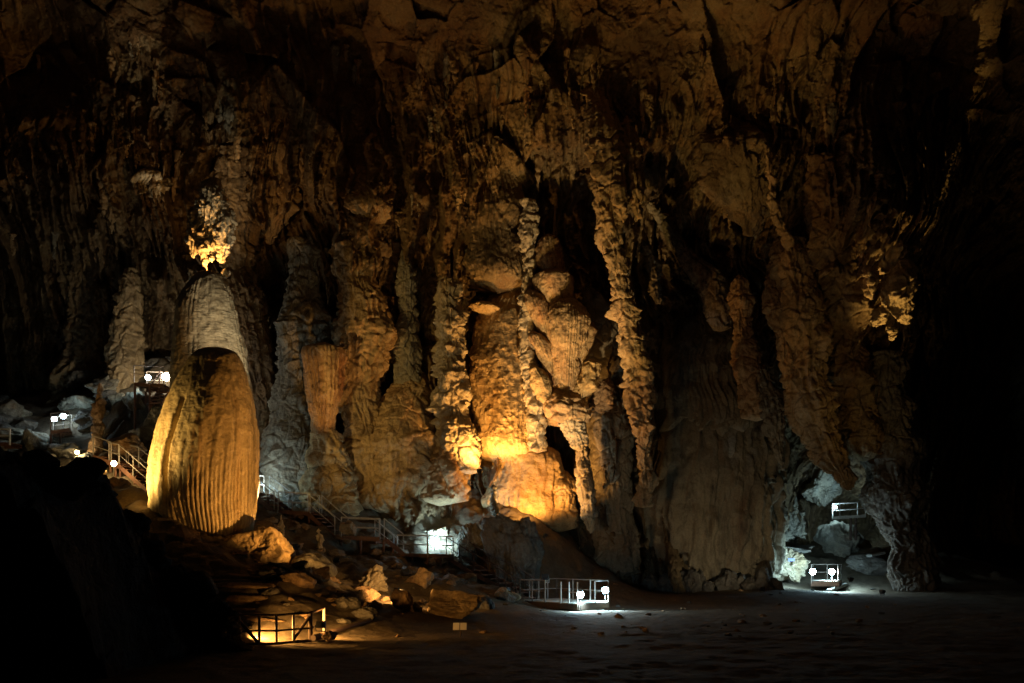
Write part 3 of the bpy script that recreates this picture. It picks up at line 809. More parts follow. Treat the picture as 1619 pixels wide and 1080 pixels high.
drip("stalactite", "narrow grey ragged stalactite pointing down over the stained curtain", "stalactite",
     [(1200, 585, 50.4, 12), (1210, 610, 50.2, 16), (1220, 645, 50, 18), (1227, 685, 50, 14), (1233, 715, 50, 9), (1239, 742, 50, 2)], M_GREY, cell=(.3, 1.3), drips=(.25, .35, 1.6), lump=(.2, 1))
drip("rock_column", "long buttress hanging over the lit alcove, curving down to a lip", "rock column",
     [(1250, 380, 48.4, 26), (1262, 450, 48.6, 32), (1268, 520, 49, 32), (1272, 590, 49.4, 30), (1285, 645, 49.6, 34), (1300, 690, 49.8, 34), (1318, 725, 50, 26), (1334, 752, 50.2, 12), (1342, 775, 50.4, 3)],
     M_BUFF, tier=(2.2, .4), cell=(.35, .9), drips=(.25, .5, 2), lump=(.35, .6))
drip("rock_column", "dark rough column left of the amber crag at right", "rock column",
     [(1300, 250, 46, 20), (1312, 320, 47, 30), (1320, 400, 48, 34), (1330, 480, 49, 36), (1335, 560, 50, 34), (1350, 640, 51, 36), (1365, 720, 51.5, 34)], M_WALL, tier=(2, .4), cell=(.4, .8), lump=(.35, .6))
drip_parts("flowstone", "amber lit crag of broken blocks high on the right", "flowstone", P(1408, 520, 47), [
    ("rock_block", [(1400, 325, 47.4, 20), (1404, 350, 47.2, 34), (1406, 400, 47, 34), (1402, 425, 47, 20)], K(cell=(.6, .8), lump=(.4, .8), drips=(.3, .5, 1.4))),
    ("rock_block", [(1378, 420, 46.8, 8), (1376, 435, 46.7, 15), (1378, 455, 46.7, 13), (1380, 472, 46.8, 4)], K(cell=(.3, 1.2), lump=(.25, 1))),
    ("rock_block", [(1424, 395, 46.8, 10), (1424, 430, 46.6, 22), (1420, 470, 46.5, 24), (1428, 500, 46.6, 14), (1433, 512, 46.7, 4)], K(cell=(.4, 1.0), lump=(.3, .9))),
    ("rock_block", [(1390, 488, 46.6, 5), (1392, 496, 46.5, 13), (1390, 508, 46.5, 12), (1386, 516, 46.6, 3)], K(cell=(.25, 1.5), lump=(.2, 1.2))),
    ("rock_block", [(1362, 340, 47.6, 10), (1360, 360, 47.3, 17), (1364, 385, 47.1, 14), (1368, 410, 47.1, 5)], K(cell=(.4, 1.1), lump=(.35, 1), drips=(.25, .4, 1.2))),
    ("rock_block", [(1440, 345, 47.6, 8), (1441, 370, 47.3, 14), (1438, 400, 47.1, 15), (1440, 430, 47.1, 6)], K(cell=(.4, 1.1), lump=(.35, 1))),
    ("rock_block", [(1400, 440, 46.9, 5), (1401, 452, 46.7, 12), (1402, 470, 46.6, 11), (1405, 482, 46.7, 4)], K(cell=(.3, 1.3), lump=(.3, 1.2))),
    ("rock_block", [(1408, 515, 46.5, 4), (1409, 522, 46.5, 7), (1410, 532, 46.6, 5), (1411, 538, 46.7, 2)], K(cell=(.2, 2), lump=(.15, 1.5))),
], M_BUFF)
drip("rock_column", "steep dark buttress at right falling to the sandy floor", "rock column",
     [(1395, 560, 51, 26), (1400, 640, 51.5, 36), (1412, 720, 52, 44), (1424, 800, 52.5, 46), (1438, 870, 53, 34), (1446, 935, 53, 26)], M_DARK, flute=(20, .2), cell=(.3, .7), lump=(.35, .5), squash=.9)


def curtain(th, z, t, ct, st):
    ledge = .3 * sstep(.36, .40, t + .03 * pn(ct * 3, st * 3, 2.)) - .3 * sstep(.86, .95, t + .08 * pn(ct * 6, st * 6, 5.))
    hole = -1.3 * np.exp(-((ct - .08 + .05 * pn(z * 1.5, 0, 0)) / .05) ** 2 - ((z - 5.0 + 2 * pn(ct * 9, 2, 2)) / .8) ** 2) - .7 * np.exp(-((ct - .3) / .03) ** 2 - ((z - 5.6) / .7) ** 2)
    return ledge + hole + .5 * pn(ct * 2.2, st * 2.2, z * .05) + .18 * pn(ct * 7, st * 7, z * .06) + .07 * np.abs(pn(ct * 18, st * 18, z * .1))


drip("flowstone", "wide stained stone curtain with dark tide marks above the floor", "flowstone",
     [(1122, 470, 57.6, 60), (1120, 510, 56.6, 88), (1114, 560, 55.6, 104), (1108, 650, 54.6, 110), (1104, 720, 54, 116), (1100, 800, 53.8, 120), (1098, 870, 53.8, 120), (1095, 940, 53.8, 116)], M_CURT, custom=curtain, grain=.04, lump=(.6, .4), squash=.42, cell=(.4, .5), drips=(.7, 1.1, 5))
def hem(th, z, t, ct, st):
    zh = 10.6 + 1.3 * pn(ct * 3.1, 4.4, 2.2) + .9 * pn(ct * 9, 1.4, 8.2)
    return -3.2 * sstep(-.1, .5, zh - z)


drip("flowstone", "upper drape of the stained curtain ending in a ragged brown hem", "flowstone",
     [(1122, 500, 56, 60), (1118, 540, 54.9, 84), (1112, 590, 54.1, 98), (1108, 640, 53.6, 102), (1106, 676, 53.4, 100), (1106, 690, 53.5, 94), (1106, 700, 54.4, 70)], M_CURT, custom=hem, grain=.055, flute=(70, .22), lump=(.45, .45), drips=(.5, .8, 3), tier=(2.2, .3), squash=.4)
drip("rock_column", "dark pillar just right of the bright blade stalactite", "rock column",  # shares the curtain's stained rock colour
     [(958, 640, 50.5, 30), (962, 665, 50, 38), (966, 720, 50, 38), (968, 790, 50, 36), (970, 850, 50, 34), (975, 905, 49.8, 38)], M_CURT, flute=(18, .16), lump=(.25, .5), cell=(.12, .9), squash=.7)
sm = [("stalagmite", 1258, 784, 862, 5, 58), ("stalagmite", 1250, 810, 862, 6, 57.6), ("stalagmite", 1268, 806, 862, 6, 57.8), ("stalagmite", 1233, 822, 858, 4.5, 57.5), ("stalagmite", 1241, 832, 862, 6, 57.4)]
for n, px, a, b, hw, Y in sm:
    drip(n, {1258: "tallest of the small pale stalagmites on top of the white lit boulder", 1250: "stubby stalagmite left of the tallest one on the lit boulder", 1268: "stubby stalagmite right of the tallest one on the lit boulder",
             1233: "leftmost tiny stalagmite standing on the lit boulder", 1241: "low cone stalagmite second from left on the lit boulder"}[px], "stalagmite",
         [(px, a, Y, .8), (px, a + 4, Y, hw * .45), (px, (a + b) / 2, Y, hw * .7), (px, b - 8, Y, hw), (px, b + 8, Y, hw * 1.2)], M_GREY, group="small stalagmites on the lit boulder", tier=(.5, .16), cell=(.14, 2.5), lump=(.08, 2), res=1.6)
drip("stalagmite", "thin white stalagmite alone at the curtain's right edge", "stalagmite",
     [(1208, 808, 55, 1.5), (1209, 825, 55, 4), (1211, 850, 55, 5.5), (1213, 866, 55, 4.5), (1214, 878, 55, 3)], M_PALE, tier=(.5, .15), cell=(.14, 2.5), lump=(.08, 2), res=1.6)

# many small stalactites fused to the upper wall: every one an object, eight shapes shared
kinds = []
for k in range(8):
    L_ = 60
    me, _ = drip_mesh("stalactite", [(800, 500, 48, 10), (800 + 2 * (k % 3), 520, 48, 9 - k % 4), (801, 545, 48, 7 - k % 3), (800 - k % 4, 565, 48, 3.5), (800, 578, 48, .8)], (M_BUFF, M_WALL, M_GREY, M_PINK)[k % 4],
                      flute=(9, .06), tier=(.6 + .2 * k, .16), cell=(.1, 1.8), lump=(.12, 1.4), squash=.8, seed=200 + k, res=.8, origin=P(800, 500, 48))
    kinds.append(me)
rs = np.random.RandomState(21)
for _ in range(230):
    px = rs.uniform(0, 1500); py = rs.uniform(60, 470)
    Yd = wy(px, py); Yb = wy(px, py + 30)
    s_ = rs.uniform(.22, .85); ln = rs.uniform(.5, 1.5)
    o = link("stalactite", kinds[rs.randint(8)])
    o.location = P(px, py, max(Yd, Yb) - .1); o.scale = (s_ * rs.uniform(.7, 1.5), s_, s_ * ln * 1.1); o.rotation_euler = (rs.uniform(-.06, .06), rs.uniform(-.06, .06), rs.uniform(0, 6.2))
    tag(o, "dim slender stalactite growing on the high shadowed cave wall", "stalactite", "small stalactites on the high cave wall")

# ------------------------------------------------------------------ boulders and ledges
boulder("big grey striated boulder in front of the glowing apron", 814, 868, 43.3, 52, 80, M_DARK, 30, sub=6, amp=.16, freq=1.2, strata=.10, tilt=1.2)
boulder("tilted layered grey rock lit white by the middle lamp", 742, 864, 44.5, 34, 36, M_GREY, 30, sub=6, strata=.16, tilt=.9)
boulder("shaggy grey rock glowing behind the middle lamp", 688, 852, 46.5, 24, 26, M_PALE, 18, sub=6, amp=.3, freq=1.6)
boulder("ragged tan boulder lit orange below the walkway", 589, 920, 33.5, 24, 27, M_PALE, 22, sub=6, amp=.32, freq=1.6)
boulder("small pointed orange boulder left of the dark wedge shadow", 669, 914, 35, 17, 17, M_BUFF, 16, amp=.25)
boulder("largest low boulder beside the path, its left face lit amber", 712, 962, 30.5, 56, 30, M_BUFF, 40, sub=6, amp=.16, strata=.05)
boulder("dark rock standing at the right end of the amber boulder", 765, 962, 33, 17, 20, M_DARK, 18, amp=.2)
boulder("brown block carrying the golden stalagmite's left foot", 300, 868, 31.5, 46, 36, M_BOUL, 40, sub=6, amp=.12)
boulder("rounded yellowish flowstone hump at the golden stalagmite's right foot", 412, 876, 33, 50, 42, M_FLOW, 44, sub=6, amp=.13)
boulder("smooth grey green sloping rock right of the yellow hump", 490, 905, 33.5, 38, 30, M_GREY, 34, amp=.12)
boulder("flat brown ledge rock above the lit steps", 430, 918, 29, 66, 28, M_BOUL, 46, sub=6, amp=.18, strata=.06)
boulder("low buff ledge beside the stone steps", 462, 960, 26.5, 46, 15, M_BUFF, 32, amp=.2)
boulder("jagged dark rock inside the railing near the warm lamp", 476, 985, 24.6, 24, 17, M_BOUL, 20, amp=.32, freq=1.7)
boulder("small brown rock at the right end of the near railing", 512, 985, 25.4, 12, 14, M_BOUL, 12, amp=.25)
boulder("white lit boulder beside the right hand lamps", 1252, 895, 57, 38, 36, M_PALE, 28, sub=6, amp=.22, freq=1.4)
boulder("dark overhanging slab topping the white lit boulder", 1252, 868, 57.4, 36, 9, M_DARK, 26, amp=.2)
boulder("grey alcove rock under the small raised platform", 1330, 858, 62, 40, 34, M_GREY, 30, sub=6, amp=.22)
boulder("rounded grey rock high in the lit alcove", 1300, 770, 63.5, 36, 42, M_GREY, 30, sub=6, amp=.25)
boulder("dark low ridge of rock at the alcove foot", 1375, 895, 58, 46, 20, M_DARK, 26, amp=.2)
for lab, px, py, Y, hw, hh, m in (
        ("teal grey boulder right under the upper left landing", 255, 662, 45.5, 30, 36, M_GREY),
        ("rounded blue grey boulder below the white glare at left", 216, 640, 47, 22, 28, M_GREY),
        ("pale boulder between the two left lamp spots", 188, 634, 48, 16, 22, M_PALE),
        ("broad flat grey boulder right above the left lamp pair", 128, 640, 49.5, 34, 20, M_GREY),
        ("humped grey rock by the pavement of the far left post", 22, 686, 47, 26, 12, M_GREY),
        ("brown boulder below the left stair railing", 190, 775, 37, 26, 20, M_BOUL),
        ("small amber stone beside the warm bulb", 163, 745, 39, 7, 11, M_BUFF),
        ("added low brown stone screening the lamp between the lit boulders", 634, 947, 29.5, 19, 18, M_BOUL),  # stone added to hide the lamp's glint
        ("added small brown stone on the slope below the flared stone", 548, 836, 42.2, 15, 13, M_BOUL),  # stone added as a screen for a bright lamp hood
        ("added small brown stone screening the lamp at the right end of the near railing", 522, 1006, 21.9, 13, 10, M_BOUL),  # stone added to cover the lit hood behind it
        ("dim brown boulder behind the left stair", 205, 705, 42.5, 36, 22, M_BOUL)):
    boulder(lab, px, py, Y, hw, hh, m, amp=.2)
drip("stalagmite", "dark reddish post shaped stalagmite left of the stair", "stalagmite",
     [(158, 606, 44, 2), (157, 615, 44, 5), (156, 640, 44, 7), (154, 680, 44, 8), (152, 720, 44, 11)], M_BOUL, tier=(1., .15), cell=(.15, 2))
drip("stalagmite", "little pale stalagmite on the slope below the walkway stair", "stalagmite",
     [(504, 836, 37, 1), (504, 842, 37, 3.5), (505, 852, 37, 4), (505, 866, 37, 5)], M_PALE, tier=(.3, .08), cell=(.08, 3), res=2)
drip("stalagmite", "thin knotted stalagmite right of the golden stalagmite's foot", "stalagmite",
     [(445, 814, 36.5, 1), (445, 826, 36.5, 2), (446, 850, 36.5, 2.4), (446, 875, 36.5, 3)], M_PALE, tier=(.4, .08), cell=(.06, 3), res=2)
drip("stalagmite", "spiky stalagmite standing over the grey striated boulder", "stalagmite",
     [(780, 766, 45, 1), (780, 775, 45, 3), (781, 795, 45, 4), (782, 815, 45, 6)], M_GREY, tier=(.5, .1), cell=(.1, 3), res=2)

rs = np.random.RandomState(8)
for k in range(26):
    px = rs.uniform(-20, 290); Yd = rs.uniform(42, 52)
    x = (px - CX) / F * Yd; SEED[0] += 1
    r_ = rs.uniform(.4, 1.1)
    o = link("boulder", boulder_mesh("boulder", (r_ * rs.uniform(.8, 1.4), r_, r_ * rs.uniform(.6, .95)), M_GREY if k % 2 else M_DARK, SEED[0], sub=5, amp=.2))
    o.location = (x, Yd, gz(x, Yd) + r_ * .25)
    tag(o, "grey broken boulder on the upper left slope around the cool landings", "rock", "boulders on the upper left slope")

for k in range(16):
    q = line[int(60 + 350 * k / 16)]
    SEED[0] += 1; r_ = rs.uniform(.2, .6)
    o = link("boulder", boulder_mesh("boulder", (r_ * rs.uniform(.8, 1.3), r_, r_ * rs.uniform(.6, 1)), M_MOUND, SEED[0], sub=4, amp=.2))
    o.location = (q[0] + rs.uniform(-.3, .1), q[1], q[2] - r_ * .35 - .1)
    tag(o, "broken boulder coloured near black as if unlit, along the crest of the dark rock slope", "rock", "boulders on the dark slope's crest")

for k in range(15):
    px = 985 + 17 * k + rs.uniform(-8, 8); Yd = rs.uniform(50.2, 51.4); x = (px - CX) / F * Yd
    SEED[0] += 1; r_ = rs.uniform(.5, 1.1)
    o = link("boulder", boulder_mesh("boulder", (r_ * rs.uniform(.6, 1.1), r_ * .7, r_ * rs.uniform(.7, 1.6)), M_DARK, SEED[0], sub=5, amp=.22))
    o.location = (x, Yd, gz(x, Yd) + r_ * .2)
    tag(o, "dark rough rock along the foot of the stained stone curtain", "rock", "rocks at the foot of the stained curtain")

# rubble on the slope: one kind, many stones
rub = [boulder_mesh("loose_rock", (1, .9, .72), M_BOUL, 40 + k, sub=4, amp=.15) for k in range(6)] + [boulder_mesh("loose_rock", (1, .9, .7), M_DARK, 50 + k, sub=4, amp=.16) for k in range(3)]
for me_ in rub:
    me_.polygons.foreach_set('use_smooth', np.zeros(len(me_.polygons), bool))
rs = np.random.RandomState(3)
n = 0
while n < 190:
    px, py = rs.uniform(370, 830), rs.uniform(800, 985)
    Yd = rs.uniform(25, 45)
    x = (px - CX) / F * Yd
    z = gz(x, Yd)
    if not (.35 < z < 5.5):
        continue
    s = (.10 + .62 * rs.rand() ** 3)
    o = link("loose_rock", rub[rs.randint(len(rub))])
    o.location = (x, Yd, z + s * .02); o.scale = (s, s * rs.uniform(.7, 1.1), s * rs.uniform(.6, 1.1)); o.rotation_euler = (rs.uniform(-.3, .3), rs.uniform(-.3, .3), rs.uniform(0, 6.2))
    tag(o, "loose brown stone lying on the rubble slope below the walkways", "rock", "loose stones on the rubble slope")
    n += 1

for k in range(210):
    px = rs.uniform(560, 1420); Yd = rs.uniform(24, 55)
    x = (px - CX) / F * Yd; s = .035 + .16 * rs.rand() ** 4
    o = link("pebble", rub[rs.randint(len(rub))])
    o.location = (x, Yd, gz(x, Yd) + s * .25); o.scale = (s, s * rs.uniform(.7, 1.1), s * rs.uniform(.5, 1)); o.rotation_euler = (0, 0, rs.uniform(0, 6.2))
    tag(o, "small stone lying loose on the dark earth floor", "stone", "small stones on the earth floor")

# ------------------------------------------------------------------ lamps


def look_rot(frm, to):
    return (Vector(to) - Vector(frm)).to_track_quat('-Z', 'Y').to_euler()


def floodlight(label, at, aim, col, power, angle=110, face=None, size=.16, blend=.6, soft=.12, group=None, housing=True, seen=True):
    """box floodlight on a yoke; its own light shines from the glass"""
    at = Vector(at); aim = Vector(aim)
    at.z = max(at.z, gz(at.x, at.y) + .32)                           # never sunk in the ground
    root = thing("floodlight", label, "lamp", at, group)
    d = (aim - at).normalized()
    e = Vector((0, 0, 1)).cross(d)
    if e.length < .01:
        e = Vector((1, 0, 0))
    e.normalize(); u = d.cross(e)
    s = size

    def q(a, b, c):
        return at + e * a * s + u * b * s + d * c * s
    mb = MB().quadbox([q(-.8, -.55, -.9), q(.8, -.55, -.9), q(.8, .55, -.9), q(-.8, .55, -.9), q(-1.05, -.8, -.12), q(1.05, -.8, -.12), q(1.05, .8, -.12), q(-1.05, .8, -.12)])
    for k in (-.6, -.3, 0, .3, .6):
        mb.quadbox([q(k - .04, -.5, -1.15), q(k + .04, -.5, -1.15), q(k + .04, .5, -1.15), q(k - .04, .5, -1.15), q(k - .04, -.5, -.905), q(k + .04, -.5, -.905), q(k + .04, .5, -.905), q(k - .04, .5, -.905)])
    mb.build("housing", M_BLACK, root)
    MB().quadbox([q(-.95, -.7, -.115), q(.95, -.7, -.115), q(.95, .7, -.115), q(-.95, .7, -.115), q(-.95, -.7, -.09), q(.95, -.7, -.09), q(.95, .7, -.09), q(-.95, .7, -.09)]).build("glass", face or E_WARM, root)
    hd = MB()
    for k in (-1, 1):
        hd.quadbox([q(-1.06, .74 * k - .06, -.118), q(1.06, .74 * k - .06, -.118), q(1.06, .74 * k + .06, -.118), q(-1.06, .74 * k + .06, -.118), q(-1.1, .78 * k - .06, .55), q(1.1, .78 * k - .06, .55), q(1.1, .78 * k + .06, .55), q(-1.1, .78 * k + .06, .55)])
        hd.quadbox([q(k - .05, -.67, -.118), q(k + .05, -.67, -.118), q(k + .05, .67, -.118), q(k - .05, .67, -.118), q(1.04 * k - .05, -.71, .55), q(1.04 * k + .05, -.71, .55), q(1.04 * k + .05, .71, .55), q(1.04 * k - .05, .71, .55)])
    hd.build("hood", M_BLACK, root)
    y = MB()
    low = at - Vector((0, 0, 1.5 * s))
    y.bar(q(-1.15, 0, -.4), low - e * 1.15 * s, .012, 6).bar(q(1.15, 0, -.4), low + e * 1.15 * s, .012, 6).bar(low - e * 1.2 * s, low + e * 1.2 * s, .012, 6)
    y.build("bracket", M_BLACK, root)
    L = bpy.data.lights.new("lamp_light", 'SPOT')
    L.energy = power; L.color = col; L.spot_size = math.radians(angle); L.spot_blend = blend; L.shadow_soft_size = soft
    lo = link("lamp_light", L, root)
    p = d * (.6 * s + soft * 1.02)
    lo.location = p
    lo.rotation_euler = look_rot((0, 0, 0), d)
    return root


def bulb(label, at, col, power, face, r=.1, soft=.1, group=None, down=.5, push=(0, -.35, .0), aim=None, angle=130, front=0):
    """round glass lamp on a short stem"""
    at = Vector(at)
    root = thing("globe_lamp", label, "lamp", at, group)
    me = bpy.data.meshes.new("globe")
    import bmesh
    bm = bmesh.new(); bmesh.ops.create_uvsphere(bm, u_segments=20, v_segments=12, radius=r)
    for v in bm.verts:
        v.co.z *= 1.06
    for f in bm.faces:
        f.smooth = True
    bm.to_mesh(me); bm.free(); me.materials.append(face)
    link("globe", me, root)
    MB().bar(at - Vector((0, 0, r * .95)), at - Vector((0, 0, r * .95 + .09)), .05, 10, .035).build("socket", M_BLACK, root)
    MB().bar(at - Vector((0, 0, r * .95 + .09)), at - Vector((0, 0, down)), .018, 8).build("stem", M_BLACK, root)
    MB().bar(at + Vector((0, 0, r * .86)), at + Vector((0, 0, r * 1.25)), r * .72, 12, r * .3).build("cap", M_BLACK, root)
    if power:
        L = bpy.data.lights.new("lamp_light", 'SPOT' if aim is not None else 'POINT')
        L.energy = power; L.color = col; L.shadow_soft_size = soft
        lo = link("lamp_light", L, root); lo.location = push
        if aim is not None:
            d = (Vector(aim) - at).normalized()
            L.spot_size = math.radians(angle); L.spot_blend = .7
            lo.location = d * (r + soft * 1.05); lo.rotation_euler = look_rot((0, 0, 0), d)
    if front:                                                        # the beam thrown over the open floor
        L = bpy.data.lights.new("lamp_beam", 'SPOT')
        L.energy = front; L.color = (.86, .96, .92); L.shadow_soft_size = .05
        L.spot_size = math.radians(140); L.spot_blend = .5
        lo = link("lamp_beam", L, root); d = Vector((.75, -.66, 0)).normalized()
        lo.location = d * (r + .06); lo.rotation_euler = look_rot((0, 0, 0), d)
    return root


# warm floodlights that paint the formations, with added fill lights among them
KW = 1000.0
zl = gz(P(399, 1008, 22.3)[0], 22.3)
wl = (P(634, 950, 30.6)[0], 30.6)
floodlight("warm floodlight between the amber boulder and the tan boulder, aimed at the golden stalagmite", (*wl, gz(*wl) + .5), P(340, 715, 34), WARM, 4.0 * KW, 46, size=.12, blend=.6)
floodlight("warm floodlight on the earth lighting the amber boulder's left face and the stones around", (wl[0] - .1, wl[1] - .5, gz(*wl) + .6), (wl[0] + .1, wl[1] + 4, gz(*wl) + 1.2), (1, .5, .14), .42 * KW, 168, size=.1, blend=.3)  # extra fill beside the boulder lamp, added for the stones around it
floodlight("warm floodlight inside the near railing, throwing its pool on the earth", (P(396, 1008, 22.1)[0], 22.1, zl + .42), (P(425, 1012, 22.4)[0], 22.5, zl), WARM, .8 * KW, 150, size=.09)
yl = (-18.2, 31.3)
floodlight("yellow floodlight hidden behind the dark slope, aimed at the golden stalagmite", (*yl, gz(*yl) + .45), P(262, 725, 34), GOLD, 5.5 * KW, 64, size=.15, soft=.3)
floodlight("white floodlight on the slope aimed at the grey giant stalagmite", (P(440, 885, 33.5)[0], 33.5, gz(P(440, 885, 33.5)[0], 33.5) + .9), P(332, 500, 41), (1, .84, .56), 8 * KW, 23, size=.13)
floodlight("added fill floodlight by the near railing for the sign board and the ground", (P(507, 1000, 22.4)[0], 22.4, gz(P(507, 1000, 22.4)[0], 22.4) + .5), P(680, 930, 32), WARM, .35 * KW, 140, size=.12)  # made-up fill that brightens the sign and the earth by the railing
floodlight("added dim fill floodlight on the sand aimed at the far right vault", P(1395, 935, 42), P(1560, 230, 46), GOLD, .5 * KW, 80, size=.12)  # fill added so the far right rock shows faintly; no known lamp
floodlight("added dim fill floodlight on the sand before the stained curtain", (P(1205, 938, 46)[0], 46, gz(P(1205, 938, 46)[0], 46) + .3), P(1120, 800, 52), WHITE, .22 * KW, 110, size=.12)  # fill added for the curtain, which the platform lamps barely reach
print("YELLOW", gz(*yl))
floodlight("floodlight on the grey stalagmite's shoulder shining up at the amber cluster", P(330, 446, 41.7), P(331, 340, 43), (1, .5, .14), 1.1 * KW, 100, size=.12)
floodlight("warm floodlight behind the grey boulder, aimed at the bright apron", P(838, 830, 45.0), P(822, 700, 48), (1, .45, .10), 2.3 * KW, 130, size=.15)
floodlight("added second floodlight behind the grey boulder, tilted up the golden column", P(812, 826, 44.9), P(800, 570, 49), (1, .5, .13), 4.8 * KW, 42, size=.15, blend=.8)  # extra light added to carry the glow up the column
floodlight("warm floodlight at the foot of the stacked plate column", P(758, 745, 45.0), P(765, 600, 48), WARM, 2.0 * KW, 120, size=.14)
floodlight("warm floodlight on the rubble below the walkway aimed at the orange flared stone", P(532, 892, 37.5), P(513, 612, 46.4), WARM, 3.2 * KW, 17, size=.12)
floodlight("added small fill floodlight at the foot of the bright blade stalactite", P(862, 846, 46.0), P(926, 740, 47.4), WARM, .8 * KW, 70, size=.12)  # added to brighten the blade's edge, helping the apron lamp
floodlight("warm floodlight low on the rubble, aimed up at the pink heap", P(862, 912, 39), P(893, 545, 48), (1, .68, .34), 7.5 * KW, 34, size=.16)
floodlight("warm floodlight on the rubble aimed at the leaning column", P(800, 935, 37.5), P(985, 320, 46), GOLD, 6 * KW, 42, size=.16)
floodlight("added fill floodlight on the rubble washing the left vault", P(640, 905, 36.5), P(500, 280, 47), (1, .77, .38), .27 * KW, 105, size=.16)  # added; stands in for the combined spill of the other floodlights
floodlight("warm floodlight by the right path aimed at the amber crag", P(1345, 915, 47), P(1412, 440, 47), GOLD, 14 * KW, 17, size=.15, blend=.8)
floodlight("warm floodlight aimed at the pale crag high on the left wall", P(262, 640, 44), P(240, 275, 48), WHITE, 3.2 * KW, 11, size=.13, blend=.5)
# cool lamps in view
bulb("glaring cool lamp on the front corner post of the lower platform", P(918, 940, 35.6), COOL, 700, E_COOL, .15, .1, down=.7, aim=P(918, 940, 35.6) - [0, 0, 1], angle=176, front=150)
bulb("glaring cool lamp on the right corner post of the lower platform", P(957, 933, 37.4), COOL, 3000, E_COOL, .15, .1, down=.7, aim=P(957, 933, 37.4) - [0, 0, 1], angle=176, front=180)
bulb("glaring cool lamp on the middle walkway before a shaggy rock", P(687, 856, 44.6), COOL, 900, E_COOL, .2, .12, down=.7, aim=P(715, 862, 47), angle=172)
bulb("left cool lamp of the right hand pair", P(1285, 904, 53.4), COOL, 700, E_COOL, .2, .12, down=.8, aim=P(1285, 904, 53.4) + [-.7, .8, .1], angle=165, front=150)
bulb("right cool lamp of the right hand pair", P(1315, 904, 55.2), COOL, 2600, E_COOL, .2, .12, down=.8, aim=P(1315, 904, 55.2) - [0, 0, 1], angle=176, front=150)
bulb("lower left lamp of the cool pair at far left", P(86, 663, 46.6), COOL, 30, E_DIMCOOL, .15, .12, down=.9, aim=P(92, 690, 45.6))
bulb("upper right lamp of the cool pair at far left", P(100, 658, 47.0), COOL, 50, E_DIMCOOL, .15, .12, down=.9, aim=P(125, 655, 48.6))
bulb("blue white lamp on the left end of the upper landing", P(234, 597, 46), COOL, 70, E_DIMCOOL, .15, .12, down=.9, aim=P(215, 640, 46.4))
bulb("warm white lamp on the right end of the upper landing", P(262, 596, 46), WHITE, 420, E_WHITE, .2, .12, down=.9, aim=P(262, 560, 49), angle=140)
bulb("tiny bright lamp beside the raised alcove platform", P(1321, 802, 60), COOL, 260, E_COOL, .1, .1, down=.6, aim=P(1318, 800, 63), angle=160)
bulb("small warm bulb left of the stair", P(122, 715, 43), WHITE, 25, E_BULB, .1, .1)
bulb("warm bulb in front of the left stair railing", P(180, 733, 39.4), GOLD, 90, E_BULB, .13, .1)
bulb("cool lamp half hidden behind the golden stalagmite", P(401, 772, 44.5), (.85, .97, .92), 170, E_COOL, .16, .12, aim=P(432, 735, 47.5), angle=120)

# ------------------------------------------------------------------ walkways, stairs and railings


def walkway(name, label, cat, path, width=1.3, rail_h=1.0, rails=(1, 1), rail_m=None, deck_m=None, post_gap=1.35, thick=.07, legs=True, r=.028, close=False):
    """path of photo points along the deck's centre line; steep spans become stairs"""
    rail_m = rail_m or M_RAIL; deck_m = deck_m or M_WOOD
    pts = [Vector(P(*p)) for p in path]
    root = thing(name, label, cat, (pts[0].x, pts[0].y, pts[0].z))
    for a, b in zip(pts, pts[1:]):
        d = b - a; hz = Vector((d.x, d.y, 0)); L = hz.length
        if L < .05:
            continue
        t = hz.normalized(); s = Vector((-t.y, t.x, 0))
        steep = abs(d.z) / L > .22
        if steep:
            n = max(2, int(abs(d.z) / .19))
            for i in range(n):
                c = a + d * ((i + .5) / n)
                MB().beam(c - s * width * .46, c + s * width * .46, L / n * .9 + .05, .04).build("tread", deck_m, root)
            for k in (-1, 1):
                MB().beam(a + s * k * width / 2 - Vector((0, 0, .08)), b + s * k * width / 2 - Vector((0, 0, .08)), .05, .22).build("stringer", deck_m, root)
        else:
            mb = MB(); n = max(2, int(L / .16))
            for i in range(n):
                c = a + d * ((i + .5) / n)
                mb.beam(c - s * width * .5, c + s * width * .5, L / n * .92, .035)
            mb.build("deck", deck_m, root)
            for k in (-1, 1):
                MB().beam(a + s * k * width * .48 - Vector((0, 0, .10)), b + s * k * width * .48 - Vector((0, 0, .10)), .06, .16).build("joist", deck_m, root)
        up = Vector((0, 0, rail_h))
        for k, on in zip((-1, 1), rails):
            if not on:
                continue
            o = s * k * width * .49
            n = max(1, round(L / post_gap))
            for i in range(n + 1):
                c = a + d * (i / n) + o
                MB().bar(c - Vector((0, 0, .15)), c + up, r).build("post", rail_m, root)
            MB().bar(a + o + up, b + o + up, r).build("top_rail", rail_m, root)
            MB().bar(a + o + up * .5, b + o + up * .5, r * .8).build("middle_rail", rail_m, root)
        if legs:
            for c in (a, (a + b) / 2):
                for k in (-1, 1):
                    q = c + s * k * width * .42; zz = gz(q.x, q.y) - .1
                    if c.z - .2 - zz > .1:
                        MB().bar(Vector((q.x, q.y, zz)), q - Vector((0, 0, .18)), .06, 8).build("support_leg", deck_m, root)
    return root


